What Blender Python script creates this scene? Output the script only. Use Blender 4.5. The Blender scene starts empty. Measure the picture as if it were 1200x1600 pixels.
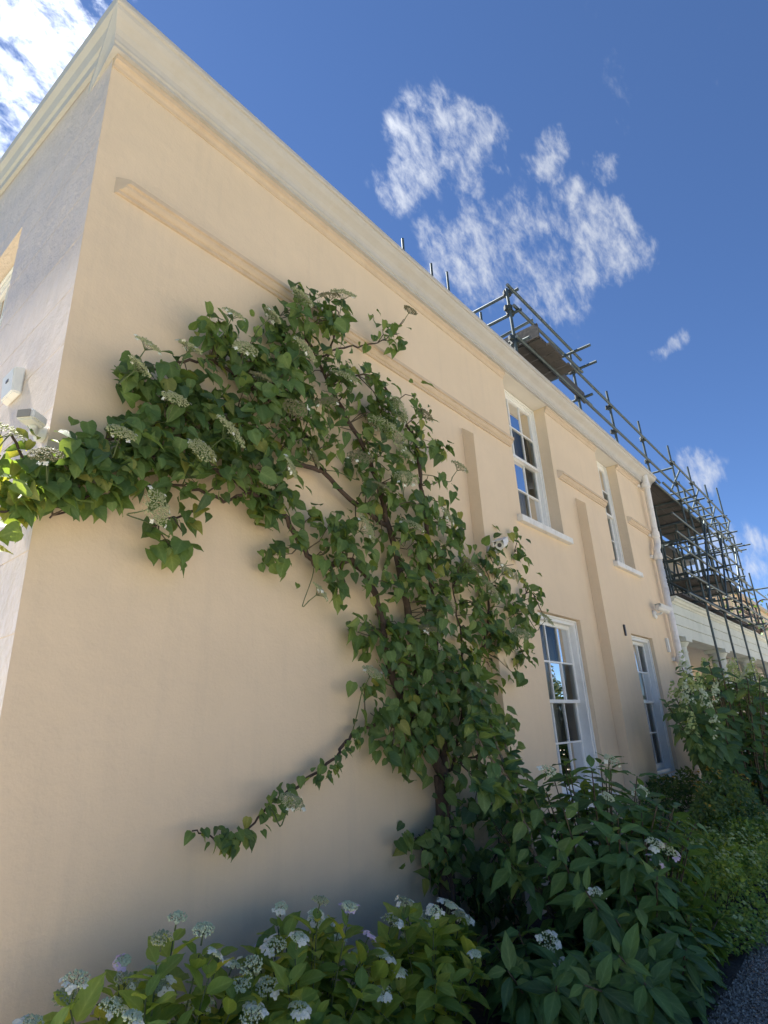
import bpy, bmesh, math, random
from mathutils import Matrix, Vector
import numpy as np

random.seed(7)
rng = np.random.default_rng(11)
scene = bpy.context.scene
COL = scene.collection

# ------------------------------------------------------------------ camera
CAM = Vector((-1.034, -3.2, 1.6))
RX = (0.64818738, 0.23689235, 0.72369547)      # world axes seen from the camera (right, down, forward)
RY = (-0.76006324, 0.25923651, 0.59590294)
RZ = (-0.04644344, -0.93631108, 0.348087)
cam_data = bpy.data.cameras.new('camera')
cam = bpy.data.objects.new('camera', cam_data)
COL.objects.link(cam)
right = Vector((RX[0], RY[0], RZ[0])); down = Vector((RX[1], RY[1], RZ[1])); fwd = Vector((RX[2], RY[2], RZ[2]))
m = Matrix.Identity(4)
for i in range(3):
    m[i][0] = right[i]; m[i][1] = -down[i]; m[i][2] = -fwd[i]; m[i][3] = CAM[i]
cam.matrix_world = m
cam_data.sensor_fit = 'VERTICAL'
cam_data.sensor_height = 32.0
cam_data.lens = 915.68 / 1600 * 32
cam_data.clip_start = 0.05
cam_data.clip_end = 3000
scene.camera = cam

# ------------------------------------------------------------------ sky, sun, exposure
SUN = Vector((-0.038, 0.54, 0.84)).normalized()
SKY_STRENGTH = 0.05
CLOUD_LIGHT = 0.24
EXPOSURE = 2.0
world = bpy.data.worlds.new('World')
scene.world = world
world.use_nodes = True
W = world.node_tree
W.nodes.clear()
def wn(t, **kw):
    n = W.nodes.new(t)
    for k, v in kw.items(): setattr(n, k, v)
    return n
def wmath(op, a, b=None, clamp=False):
    n = wn('ShaderNodeMath', operation=op, use_clamp=clamp)
    for i, s in enumerate((a, b)):
        if s is None: continue
        if isinstance(s, (int, float)): n.inputs[i].default_value = s
        else: W.links.new(s, n.inputs[i])
    return n.outputs[0]
sky = wn('ShaderNodeTexSky', sky_type='NISHITA')
sky.sun_disc = False
sky.sun_elevation = math.asin(SUN.z)
sky.sun_rotation = math.atan2(SUN.x, SUN.y)
sky.altitude = 1200
sky.air_density = 0.72
sky.dust_density = 0.05
sky.ozone_density = 9.0
geo = wn('ShaderNodeTexCoord')
DIR = geo.outputs['Generated']
# thin summer clouds: drifts with ragged edges, some of them where the photograph shows them
CLOUDS = [(0.512, 0.327, 0.794, 0.05), (0.542, 0.359, 0.76, 0.044), (0.539, 0.328, 0.776, 0.037), (0.546, 0.296, 0.784, 0.037), (0.575, 0.278, 0.77, 0.033), (0.681, 0.288, 0.673, 0.079), (0.65, 0.343, 0.679, 0.048), (0.718, 0.234, 0.655, 0.074), (0.733, 0.262, 0.628, 0.046), (0.747, 0.159, 0.646, 0.039), (0.68, 0.143, 0.719, 0.024), (0.632, 0.199, 0.749, 0.028), (0.649, 0.259, 0.715, 0.028), (0.687, 0.198, 0.699, 0.028), (0.486, 0.296, 0.822, 0.02), (0.928, 0.151, 0.34, 0.031), (0.849, 0.126, 0.513, 0.02), (0.972, 0.128, 0.197, 0.055), (0.977, 0.113, 0.181, 0.055), (0.1, 0.638, 0.764, 0.12), (0.137, 0.651, 0.747, 0.087), (0.073, 0.596, 0.8, 0.087), (0.034, 0.64, 0.767, 0.131)]
warp_n = wn('ShaderNodeTexNoise'); W.links.new(DIR, warp_n.inputs['Vector']); warp_n.inputs['Scale'].default_value = 9; warp_n.inputs['Detail'].default_value = 4
warp_s = wn('ShaderNodeVectorMath', operation='SUBTRACT'); W.links.new(warp_n.outputs['Color'], warp_s.inputs[0]); warp_s.inputs[1].default_value = (0.5, 0.5, 0.5)
warp_m = wn('ShaderNodeVectorMath', operation='SCALE'); W.links.new(warp_s.outputs[0], warp_m.inputs[0]); warp_m.inputs['Scale'].default_value = 0.13
warp_a = wn('ShaderNodeVectorMath', operation='ADD'); W.links.new(DIR, warp_a.inputs[0]); W.links.new(warp_m.outputs[0], warp_a.inputs[1])
warp = wn('ShaderNodeVectorMath', operation='NORMALIZE'); W.links.new(warp_a.outputs[0], warp.inputs[0])
blob = None
for (cx, cy, cz, r) in CLOUDS:
    dp = wn('ShaderNodeVectorMath', operation='DOT_PRODUCT')
    W.links.new(warp.outputs[0], dp.inputs[0]); dp.inputs[1].default_value = (cx, cy, cz)
    mr = wn('ShaderNodeMapRange', interpolation_type='SMOOTHSTEP')
    W.links.new(dp.outputs['Value'], mr.inputs[0])
    mr.inputs[1].default_value = math.cos(r * 1.75); mr.inputs[2].default_value = math.cos(r * 0.2)
    mr.inputs[3].default_value = 0; mr.inputs[4].default_value = 1
    blob = mr.outputs[0] if blob is None else wmath('MAXIMUM', blob, mr.outputs[0])
def wnoise(scale, detail, rough, dist=0.0):
    n = wn('ShaderNodeTexNoise')
    W.links.new(DIR, n.inputs['Vector'])
    n.inputs['Scale'].default_value = scale; n.inputs['Detail'].default_value = detail
    n.inputs['Roughness'].default_value = rough; n.inputs['Distortion'].default_value = dist
    return n.outputs[0]
drift = wn('ShaderNodeMapRange', interpolation_type='SMOOTHSTEP')
W.links.new(wnoise(3.1, 3, 0.5), drift.inputs[0])
drift.inputs[1].default_value = 0.56; drift.inputs[2].default_value = 0.78; drift.inputs[3].default_value = 0; drift.inputs[4].default_value = 0.7
mask = wmath('MAXIMUM', blob, drift.outputs[0])
stretch = wn('ShaderNodeMapping'); W.links.new(DIR, stretch.inputs['Vector'])
stretch.inputs['Rotation'].default_value = (0.4, 0.5, 0.6); stretch.inputs['Scale'].default_value = (1.0, 1.9, 0.8)
def wstreak(scale, detail, rough):
    n = wn('ShaderNodeTexNoise'); W.links.new(stretch.outputs[0], n.inputs['Vector'])
    n.inputs['Scale'].default_value = scale; n.inputs['Detail'].default_value = detail; n.inputs['Roughness'].default_value = rough; n.inputs['Distortion'].default_value = 0.25
    return n.outputs[0]
fine = wmath('ADD', wmath('MULTIPLY', wstreak(13, 8, 0.6), 0.5), wmath('MULTIPLY', wstreak(38, 10, 0.64), 0.5))
# cover = fine noise lifted by the drift mask
cover = wmath('ADD', wmath('MULTIPLY', mask, 0.22), wmath('SUBTRACT', fine, 0.585))
cl = wn('ShaderNodeMapRange', interpolation_type='SMOOTHSTEP')
W.links.new(cover, cl.inputs[0])
cl.inputs[1].default_value = 0.0; cl.inputs[2].default_value = 0.33; cl.inputs[3].default_value = 0; cl.inputs[4].default_value = 0.76
cloud = wmath('MULTIPLY', cl.outputs[0], wmath('MINIMUM', wmath('MULTIPLY', mask, 1.6), 1.0))
bg_sky = wn('ShaderNodeBackground'); W.links.new(sky.outputs[0], bg_sky.inputs[0]); bg_sky.inputs[1].default_value = SKY_STRENGTH
bg_cl = wn('ShaderNodeBackground'); bg_cl.inputs[0].default_value = (0.93, 0.96, 1.0, 1); bg_cl.inputs[1].default_value = CLOUD_LIGHT
# thin cloud scatters light forwards: brighter towards the sun
fs = wn('ShaderNodeVectorMath', operation='DOT_PRODUCT'); W.links.new(DIR, fs.inputs[0]); fs.inputs[1].default_value = SUN
glow = wmath('MULTIPLY', wmath('ADD', wmath('MULTIPLY', wmath('POWER', wmath('MAXIMUM', fs.outputs['Value'], 0.0), 14.0), 3.0), 1.0), CLOUD_LIGHT)
W.links.new(glow, bg_cl.inputs[1])
mx = wn('ShaderNodeMixShader')
W.links.new(cloud, mx.inputs[0]); W.links.new(bg_sky.outputs[0], mx.inputs[1]); W.links.new(bg_cl.outputs[0], mx.inputs[2])
wo = wn('ShaderNodeOutputWorld'); W.links.new(mx.outputs[0], wo.inputs[0])

sun_data = bpy.data.lights.new('sun', 'SUN')
sun_data.energy = 5.0; sun_data.angle = math.radians(0.53); sun_data.color = (1.0, 0.95, 0.87)
sun = bpy.data.objects.new('sun', sun_data); COL.objects.link(sun)
sun.location = (-6, 30, 30)
sun.rotation_euler = (-SUN).to_track_quat('-Z', 'Y').to_euler()
vs = scene.view_settings
vs.view_transform = 'Standard'; vs.look = 'None'; vs.exposure = EXPOSURE; vs.gamma = 1; vs.use_curve_mapping = False
scene.cycles.max_bounces = 7
scene.cycles.transparent_max_bounces = 12

# ------------------------------------------------------------------ materials
def mat(name, color, rough=0.6, var=0.0, vscale=3.0, bump=0.0, bscale=40.0, metal=0.0, spec=0.5, dark=None, dscale=1.2, damt=0.0, bdist=0.01, coords='Object'):
    mt = bpy.data.materials.new(name); mt.use_nodes = True
    nt = mt.node_tree; p = nt.nodes['Principled BSDF']
    p.inputs['Base Color'].default_value = (*color, 1); p.inputs['Roughness'].default_value = rough
    p.inputs['Metallic'].default_value = metal; p.inputs['Specular IOR Level'].default_value = spec
    tc = nt.nodes.new('ShaderNodeNewGeometry')
    src = tc.outputs['Position']
    col = None
    if var > 0:
        n = nt.nodes.new('ShaderNodeTexNoise'); nt.links.new(src, n.inputs['Vector'])
        n.inputs['Scale'].default_value = vscale; n.inputs['Detail'].default_value = 6; n.inputs['Roughness'].default_value = 0.6
        mr = nt.nodes.new('ShaderNodeMapRange'); nt.links.new(n.outputs[0], mr.inputs[0])
        mr.inputs[1].default_value = 0.25; mr.inputs[2].default_value = 0.75; mr.inputs[3].default_value = 1 - var; mr.inputs[4].default_value = 1 + var
        mul = nt.nodes.new('ShaderNodeVectorMath'); mul.operation = 'SCALE'
        mul.inputs[0].default_value = color; nt.links.new(mr.outputs[0], mul.inputs['Scale'])
        col = mul.outputs[0]
    if dark is not None:
        n = nt.nodes.new('ShaderNodeTexNoise'); nt.links.new(src, n.inputs['Vector'])
        n.inputs['Scale'].default_value = dscale; n.inputs['Detail'].default_value = 8; n.inputs['Roughness'].default_value = 0.7
        mr = nt.nodes.new('ShaderNodeMapRange'); nt.links.new(n.outputs[0], mr.inputs[0])
        mr.inputs[1].default_value = 0.52; mr.inputs[2].default_value = 0.75; mr.inputs[3].default_value = 0; mr.inputs[4].default_value = damt
        mixc = nt.nodes.new('ShaderNodeMix'); mixc.data_type = 'RGBA'
        nt.links.new(mr.outputs[0], mixc.inputs['Factor'])
        if col is not None: nt.links.new(col, mixc.inputs['A'])
        else: mixc.inputs['A'].default_value = (*color, 1)
        mixc.inputs['B'].default_value = (*dark, 1)
        col = mixc.outputs['Result']
    if col is not None: nt.links.new(col, p.inputs['Base Color'])
    if bump > 0:
        n = nt.nodes.new('ShaderNodeTexNoise'); nt.links.new(src, n.inputs['Vector'])
        n.inputs['Scale'].default_value = bscale; n.inputs['Detail'].default_value = 5; n.inputs['Roughness'].default_value = 0.6
        b = nt.nodes.new('ShaderNodeBump'); b.inputs['Strength'].default_value = bump; b.inputs['Distance'].default_value = bdist
        nt.links.new(n.outputs[0], b.inputs['Height']); nt.links.new(b.outputs[0], p.inputs['Normal'])
    return mt
def leaf_mat(name, color, trans=0.3, rough=0.5, tcol=None, veins=True):
    mt = mat(name, color, rough, var=0.28, vscale=9, bump=0.25, bscale=60, spec=0.3)
    nt = mt.node_tree; p = nt.nodes['Principled BSDF']; out = nt.nodes['Material Output']
    if veins:
        at = nt.nodes.new('ShaderNodeAttribute'); at.attribute_name = 'rib'
        al = nt.nodes.new('ShaderNodeAttribute'); al.attribute_name = 'along'
        def mth(op, a, b):
            n = nt.nodes.new('ShaderNodeMath'); n.operation = op
            for i, s in enumerate((a, b)):
                if s is None: continue
                if isinstance(s, (int, float)): n.inputs[i].default_value = s
                else: nt.links.new(s, n.inputs[i])
            return n.outputs[0]
        mid = mth('POWER', at.outputs['Fac'], 9.0)
        ph = mth('ADD', mth('MULTIPLY', al.outputs['Fac'], 30.0), mth('MULTIPLY', at.outputs['Fac'], 11.0))
        side = mth('POWER', mth('MULTIPLY', mth('ADD', mth('SINE', ph, None), 1.0), 0.5), 7.0)
        amt = mth('ADD', mth('MULTIPLY', mid, 0.55), mth('MULTIPLY', side, 0.20))
        mc = nt.nodes.new('ShaderNodeMix'); mc.data_type = 'RGBA'; nt.links.new(amt, mc.inputs['Factor'])
        src = p.inputs['Base Color'].links[0].from_socket
        nt.links.new(src, mc.inputs['A']); mc.inputs['B'].default_value = (color[0] * 2.2 + 0.05, color[1] * 1.8 + 0.05, color[2] * 2 + 0.02, 1)
        nt.links.new(mc.outputs['Result'], p.inputs['Base Color'])
    tr = nt.nodes.new('ShaderNodeBsdfTranslucent')
    c = tcol or (min(1, color[0] * 2.6 + 0.02), min(1, color[1] * 2.2 + 0.02), color[2] * 0.8)
    tr.inputs[0].default_value = (*c, 1)
    mxs = nt.nodes.new('ShaderNodeMixShader'); mxs.inputs[0].default_value = trans
    nt.links.new(p.outputs[0], mxs.inputs[1]); nt.links.new(tr.outputs[0], mxs.inputs[2]); nt.links.new(mxs.outputs[0], out.inputs[0])
    return mt
M = {}
M['stucco'] = mat('stucco', (0.735, 0.588, 0.42), 0.75, var=0.04, vscale=1.6, bump=0.35, bscale=55, dark=(0.64, 0.51, 0.38), dscale=0.9, damt=0.3, spec=0.25, bdist=0.006)
M['stucco_side'] = mat('stucco_side', (0.68, 0.57, 0.46), 0.32, var=0.10, vscale=2.2, bump=0.9, bscale=34, dark=(0.46, 0.41, 0.36), dscale=1.4, damt=0.5, spec=0.5, bdist=0.012)
M['moulding'] = mat('moulding', (0.58, 0.465, 0.345), 0.7, var=0.06, vscale=4, bump=0.2, bscale=60, dark=(0.36, 0.26, 0.17), dscale=3.0, damt=0.35, spec=0.25, bdist=0.004)
M['cornice'] = mat('cornice', (0.47, 0.455, 0.435), 0.6, var=0.06, vscale=3, bump=0.12, bscale=50, dark=(0.45, 0.38, 0.28), dscale=2.0, damt=0.35, spec=0.3, bdist=0.004)
M['soffit'] = mat('soffit', (0.66, 0.62, 0.55), 0.7, var=0.05)
M['white'] = mat('white_paint', (0.80, 0.80, 0.78), 0.4, var=0.04, vscale=6, dark=(0.55, 0.53, 0.48), dscale=5, damt=0.3)
M['sillstone'] = mat('sill_paint', (0.76, 0.75, 0.72), 0.6, var=0.06, vscale=9, bump=0.3, bscale=40, dark=(0.42, 0.40, 0.36), dscale=6, damt=0.6)
M['pipe'] = mat('pipe_paint', (0.80, 0.77, 0.73), 0.5, var=0.06, vscale=8, dark=(0.45, 0.38, 0.32), dscale=7, damt=0.6)
M['plastic'] = mat('white_plastic', (0.74, 0.74, 0.72), 0.4, var=0.04, vscale=8, dark=(0.5, 0.48, 0.42), dscale=9, damt=0.4)
M['dark_plastic'] = mat('dark_plastic', (0.06, 0.06, 0.065), 0.4)
M['slate'] = mat('slate', (0.10, 0.105, 0.115), 0.6, var=0.25, vscale=5, bump=0.3, bscale=20)
M['lead'] = mat('lead', (0.16, 0.165, 0.17), 0.6, var=0.15, vscale=2)
M['colstone'] = mat('pale_stone', (0.56, 0.59, 0.54), 0.65, var=0.07, vscale=3, dark=(0.30, 0.36, 0.32), dscale=1.6, damt=0.6)
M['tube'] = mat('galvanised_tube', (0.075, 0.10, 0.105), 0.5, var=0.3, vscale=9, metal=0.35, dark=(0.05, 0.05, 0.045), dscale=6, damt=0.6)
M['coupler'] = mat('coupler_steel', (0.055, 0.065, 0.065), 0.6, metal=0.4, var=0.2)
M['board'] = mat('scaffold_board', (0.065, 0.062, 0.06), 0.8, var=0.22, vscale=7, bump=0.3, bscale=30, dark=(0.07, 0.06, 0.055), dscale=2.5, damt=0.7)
M['curtain'] = mat('curtain_cloth', (0.30, 0.28, 0.26), 0.9, var=0.1, vscale=6)
M['plaster'] = mat('room_plaster', (0.35, 0.32, 0.28), 0.9)
M['soil'] = mat('soil', (0.045, 0.034, 0.026), 0.95, var=0.4, vscale=9, bump=0.9, bscale=22, bdist=0.05)
M['gravel'] = mat('gravel', (0.50, 0.44, 0.36), 0.9, var=0.35, vscale=45, bump=0.9, bscale=60, bdist=0.03)
M['lawn'] = mat('lawn', (0.085, 0.12, 0.04), 0.9, var=0.3, vscale=1.2, bump=0.8, bscale=40, bdist=0.05)
for i, c in enumerate(((0.33, 0.28, 0.22), (0.19, 0.16, 0.13), (0.42, 0.36, 0.28), (0.25, 0.19, 0.14))):
    M['pebble%d' % i] = mat('pebble_%d' % i, c, 0.8, var=0.2, vscale=40)
M['bark'] = mat('bark', (0.075, 0.05, 0.038), 0.9, var=0.35, vscale=30, bump=0.9, bscale=45, bdist=0.012)
M['twig'] = mat('twig', (0.10, 0.075, 0.045), 0.85, var=0.3, vscale=30)
M['lichen_bark'] = mat('lichen_bark', (0.15, 0.12, 0.09), 0.9, var=0.3, vscale=30, dark=(0.42, 0.43, 0.32), dscale=30, damt=1.0)
M['green_stem'] = mat('green_stem', (0.09, 0.12, 0.04), 0.7, var=0.2, vscale=20)
M['floret'] = mat('fertile_floret', (0.32, 0.345, 0.185), 0.7, var=0.3, vscale=40)
M['floret_old'] = mat('spent_floret', (0.20, 0.19, 0.10), 0.8, var=0.3, vscale=40)
M['floret_pale'] = mat('pale_floret', (0.50, 0.56, 0.36), 0.7, var=0.2, vscale=40)
M['petal'] = leaf_mat('white_petal', (0.84, 0.83, 0.70), 0.25, 0.6, (0.8, 0.8, 0.7), False)
M['petal_pink'] = leaf_mat('pink_petal', (0.70, 0.56, 0.68), 0.25, 0.6, (0.7, 0.5, 0.65), False)
M['petal_lime'] = leaf_mat('lime_petal', (0.42, 0.50, 0.20), 0.25, 0.6, (0.5, 0.55, 0.2), False)
M['petal_yellow'] = leaf_mat('yellow_petal', (0.65, 0.40, 0.05), 0.25, 0.6, (0.6, 0.4, 0.05), False)
LEAFSETS = {
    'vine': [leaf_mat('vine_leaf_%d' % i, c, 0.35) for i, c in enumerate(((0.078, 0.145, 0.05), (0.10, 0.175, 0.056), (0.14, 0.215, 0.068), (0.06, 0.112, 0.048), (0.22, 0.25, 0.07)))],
    'lace': [leaf_mat('lacecap_leaf_%d' % i, c, 0.35) for i, c in enumerate(((0.25, 0.34, 0.07), (0.17, 0.26, 0.06), (0.33, 0.38, 0.075), (0.11, 0.19, 0.055)))],
    'dark': [leaf_mat('villosa_leaf_%d' % i, c, 0.28, 0.55) for i, c in enumerate(((0.08, 0.155, 0.05), (0.10, 0.19, 0.055), (0.062, 0.12, 0.046), (0.15, 0.23, 0.065)))],
    'pan': [leaf_mat('panicle_leaf_%d' % i, c, 0.3) for i, c in enumerate(((0.075, 0.15, 0.06), (0.10, 0.185, 0.068), (0.06, 0.125, 0.056), (0.16, 0.24, 0.075)))],
    'hyp': [leaf_mat('hypericum_leaf_%d' % i, c, 0.3) for i, c in enumerate(((0.055, 0.11, 0.04), (0.08, 0.145, 0.045), (0.11, 0.17, 0.05)))],
    'lime': [leaf_mat('lime_leaf_%d' % i, c, 0.35) for i, c in enumerate(((0.16, 0.26, 0.06), (0.20, 0.30, 0.07), (0.11, 0.20, 0.055), (0.26, 0.34, 0.085)))],
    'tree': [leaf_mat('tree_leaf_%d' % i, c, 0.25) for i, c in enumerate(((0.045, 0.085, 0.03), (0.06, 0.11, 0.035), (0.035, 0.07, 0.03)))],
}
def weather(mt, streak=(0.5, 0.4, 0.3), amt=0.25, crack=0.35, coarse=0.25):
    """rain streaks, hairline cracks and trowel waves over a plain render"""
    nt = mt.node_tree; p = nt.nodes['Principled BSDF']
    ge = nt.nodes.new('ShaderNodeNewGeometry')
    mp = nt.nodes.new('ShaderNodeMapping'); mp.inputs['Scale'].default_value = (5.0, 5.0, 0.35); nt.links.new(ge.outputs['Position'], mp.inputs['Vector'])
    n = nt.nodes.new('ShaderNodeTexNoise'); n.inputs['Scale'].default_value = 1.6; n.inputs['Detail'].default_value = 7; n.inputs['Roughness'].default_value = 0.65; nt.links.new(mp.outputs[0], n.inputs['Vector'])
    mr = nt.nodes.new('ShaderNodeMapRange'); nt.links.new(n.outputs[0], mr.inputs[0]); mr.inputs[1].default_value = 0.52; mr.inputs[2].default_value = 0.8; mr.inputs[4].default_value = amt
    mixc = nt.nodes.new('ShaderNodeMix'); mixc.data_type = 'RGBA'; nt.links.new(mr.outputs[0], mixc.inputs['Factor'])
    nt.links.new(p.inputs['Base Color'].links[0].from_socket, mixc.inputs['A']); mixc.inputs['B'].default_value = (*streak, 1)
    wn_ = nt.nodes.new('ShaderNodeTexNoise'); wn_.inputs['Scale'].default_value = 2.0; nt.links.new(ge.outputs['Position'], wn_.inputs['Vector'])
    add = nt.nodes.new('ShaderNodeVectorMath'); add.operation = 'ADD'; nt.links.new(ge.outputs['Position'], add.inputs[0]); nt.links.new(wn_.outputs['Color'], add.inputs[1])
    vo = nt.nodes.new('ShaderNodeTexVoronoi'); vo.feature = 'DISTANCE_TO_EDGE'; vo.inputs['Scale'].default_value = 0.75; nt.links.new(add.outputs[0], vo.inputs['Vector'])
    lt = nt.nodes.new('ShaderNodeMapRange'); nt.links.new(vo.outputs['Distance'], lt.inputs[0]); lt.inputs[1].default_value = 0.0; lt.inputs[2].default_value = 0.0035; lt.inputs[3].default_value = 1; lt.inputs[4].default_value = 0
    n2 = nt.nodes.new('ShaderNodeTexNoise'); n2.inputs['Scale'].default_value = 1.1; nt.links.new(ge.outputs['Position'], n2.inputs['Vector'])
    th = nt.nodes.new('ShaderNodeMapRange'); nt.links.new(n2.outputs[0], th.inputs[0]); th.inputs[1].default_value = 0.52; th.inputs[2].default_value = 0.62; th.inputs[4].default_value = crack
    mu = nt.nodes.new('ShaderNodeMath'); mu.operation = 'MULTIPLY'; nt.links.new(lt.outputs[0], mu.inputs[0]); nt.links.new(th.outputs[0], mu.inputs[1])
    mix2 = nt.nodes.new('ShaderNodeMix'); mix2.data_type = 'RGBA'; nt.links.new(mu.outputs[0], mix2.inputs['Factor']); nt.links.new(mixc.outputs['Result'], mix2.inputs['A']); mix2.inputs['B'].default_value = (0.22, 0.16, 0.11, 1)
    nt.links.new(mix2.outputs['Result'], p.inputs['Base Color'])
    n3 = nt.nodes.new('ShaderNodeTexNoise'); n3.inputs['Scale'].default_value = 5.5; n3.inputs['Detail'].default_value = 3; nt.links.new(ge.outputs['Position'], n3.inputs['Vector'])
    b2 = nt.nodes.new('ShaderNodeBump'); b2.inputs['Strength'].default_value = coarse; b2.inputs['Distance'].default_value = 0.05; nt.links.new(n3.outputs[0], b2.inputs['Height'])
    if p.inputs['Normal'].links:
        b1 = p.inputs['Normal'].links[0].from_node; nt.links.new(b2.outputs[0], b1.inputs['Normal'])
    else: nt.links.new(b2.outputs[0], p.inputs['Normal'])
weather(M['stucco'], (0.54, 0.45, 0.35), 0.28, 0.0, 0.2)
weather(M['stucco_side'], (0.45, 0.40, 0.36), 0.35, 0.5, 0.5)
weather(M['cornice'], (0.42, 0.38, 0.32), 0.45, 0.0, 0.1)
weather(M['moulding'], (0.50, 0.37, 0.27), 0.40, 0.0, 0.1)
weather(M['pipe'], (0.5, 0.44, 0.38), 0.4, 0.0, 0.05)
weather(M['sillstone'], (0.36, 0.35, 0.31), 0.5, 0.0, 0.1)
def glass_mat():
    mt = bpy.data.materials.new('window_glass'); mt.use_nodes = True
    nt = mt.node_tree; nt.nodes.clear()
    fr = nt.nodes.new('ShaderNodeFresnel'); fr.inputs[0].default_value = 1.42
    tr = nt.nodes.new('ShaderNodeBsdfTransparent'); tr.inputs[0].default_value = (0.86, 0.90, 0.88, 1)
    gl = nt.nodes.new('ShaderNodeBsdfGlossy'); gl.inputs['Roughness'].default_value = 0.015
    n = nt.nodes.new('ShaderNodeTexNoise'); n.inputs['Scale'].default_value = 2.5; n.inputs['Detail'].default_value = 1
    ge = nt.nodes.new('ShaderNodeNewGeometry'); nt.links.new(ge.outputs['Position'], n.inputs['Vector'])
    b = nt.nodes.new('ShaderNodeBump'); b.inputs['Strength'].default_value = 0.12; b.inputs['Distance'].default_value = 0.02
    nt.links.new(n.outputs[0], b.inputs['Height']); nt.links.new(b.outputs[0], gl.inputs['Normal'])
    ms = nt.nodes.new('ShaderNodeMixShader'); o = nt.nodes.new('ShaderNodeOutputMaterial')
    nt.links.new(fr.outputs[0], ms.inputs[0]); nt.links.new(tr.outputs[0], ms.inputs[1]); nt.links.new(gl.outputs[0], ms.inputs[2]); nt.links.new(ms.outputs[0], o.inputs[0])
    return mt
M['glass'] = glass_mat()

# ------------------------------------------------------------------ helpers
def empty(name, loc, label=None, cat=None, group=None):
    o = bpy.data.objects.new(name, None); COL.objects.link(o); o.location = loc
    o.empty_display_size = 0.1
    tag(o, label, cat, group)
    return o
def tag(o, label=None, cat=None, group=None, kind=None):
    if label: o['label'] = label
    if cat: o['category'] = cat
    if group: o['group'] = group
    if kind: o['kind'] = kind
    return o
def attach(o, parent):
    if parent is not None:
        o.parent = parent
        p = parent; off = Vector(parent.location)
        if parent.parent is None: o.matrix_parent_inverse = Matrix.Translation(parent.location).inverted()
        else: o.matrix_parent_inverse = WORLD[parent.name].inverted()
    return o
WORLD = {}
def link(name, me, parent=None, matrix=None):
    """one mesh object; matrix is its place in the world"""
    o = bpy.data.objects.new(name, me); COL.objects.link(o)
    mw = matrix if matrix is not None else Matrix.Identity(4)
    o.matrix_basis = mw
    WORLD[o.name] = mw
    return attach(o, parent)
class MB:
    def __init__(s): s.v = []; s.f = []; s.mi = []
    def add(s, vs, fs, mi=0):
        b = len(s.v); s.v += [tuple(v) for v in vs]; s.f += [tuple(b + i for i in f) for f in fs]; s.mi += [mi] * len(fs); return s
    def box(s, x0, x1, y0, y1, z0, z1, mi=0):
        return s.add([(x0,y0,z0),(x1,y0,z0),(x1,y1,z0),(x0,y1,z0),(x0,y0,z1),(x1,y0,z1),(x1,y1,z1),(x0,y1,z1)],
                     [(0,3,2,1),(4,5,6,7),(0,1,5,4),(1,2,6,5),(2,3,7,6),(3,0,4,7)], mi)
    def extrude_x(s, prof, x0, x1, mi=0):
        n = len(prof)      # profile (y, z), listed so that the faces look outwards
        return s.add([(x0, y, z) for y, z in prof] + [(x1, y, z) for y, z in prof],
                     [(i, (i + 1) % n, n + (i + 1) % n, n + i) for i in range(n)] + [tuple(range(n - 1, -1, -1)), tuple(range(n, 2 * n))], mi)
    def tube(s, pts, radii, sides=7, mi=0, wob=0.0):
        rings = []
        pts = [Vector(p) for p in pts]
        for i, p in enumerate(pts):
            d = (pts[min(i + 1, len(pts) - 1)] - pts[max(i - 1, 0)]).normalized()
            a = d.orthogonal().normalized() if i == 0 else (prev - d * prev.dot(d)).normalized()
            prev = a; b = d.cross(a)
            rings.append([p + (a * math.cos(t) + b * math.sin(t)) * radii[i] * (1 + random.uniform(-wob, wob)) for t in [2 * math.pi * k / sides for k in range(sides)]])
        vs = [v for r in rings for v in r]
        fs = [(i * sides + k, i * sides + (k + 1) % sides, (i + 1) * sides + (k + 1) % sides, (i + 1) * sides + k) for i in range(len(rings) - 1) for k in range(sides)]
        fs += [tuple(range(sides - 1, -1, -1)), tuple((len(rings) - 1) * sides + k for k in range(sides))]
        return s.add(vs, fs, mi)
    def lathe(s, prof, c=(0, 0, 0), sides=20, mi=0):
        vs = [(c[0] + r * math.cos(2 * math.pi * k / sides), c[1] + r * math.sin(2 * math.pi * k / sides), c[2] + z) for r, z in prof for k in range(sides)]
        fs = [(i * sides + k, i * sides + (k + 1) % sides, (i + 1) * sides + (k + 1) % sides, (i + 1) * sides + k) for i in range(len(prof) - 1) for k in range(sides)]
        fs += [tuple(range(sides - 1, -1, -1)), tuple((len(prof) - 1) * sides + k for k in range(sides))]
        return s.add(vs, fs, mi)
    def mesh(s, name, mats, bevel=0.0, smooth=False):
        me = bpy.data.meshes.new(name); me.from_pydata(s.v, [], s.f)
        for mt in (mats if isinstance(mats, (list, tuple)) else [mats]): me.materials.append(mt)
        me.polygons.foreach_set('material_index', s.mi)
        bm = bmesh.new(); bm.from_mesh(me)
        bmesh.ops.recalc_face_normals(bm, faces=bm.faces)
        if bevel > 0:
            bmesh.ops.bevel(bm, geom=list(bm.edges), offset=bevel, segments=2, affect='EDGES', clamp_overlap=True)
        bm.to_mesh(me); bm.free()
        if smooth: me.polygons.foreach_set('use_smooth', [True] * len(me.polygons))
        me.update()
        return me
    def build(s, name, mats, parent=None, bevel=0.0, smooth=False, matrix=None):
        return link(name, s.mesh(name, mats, bevel, smooth), parent, matrix)
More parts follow.
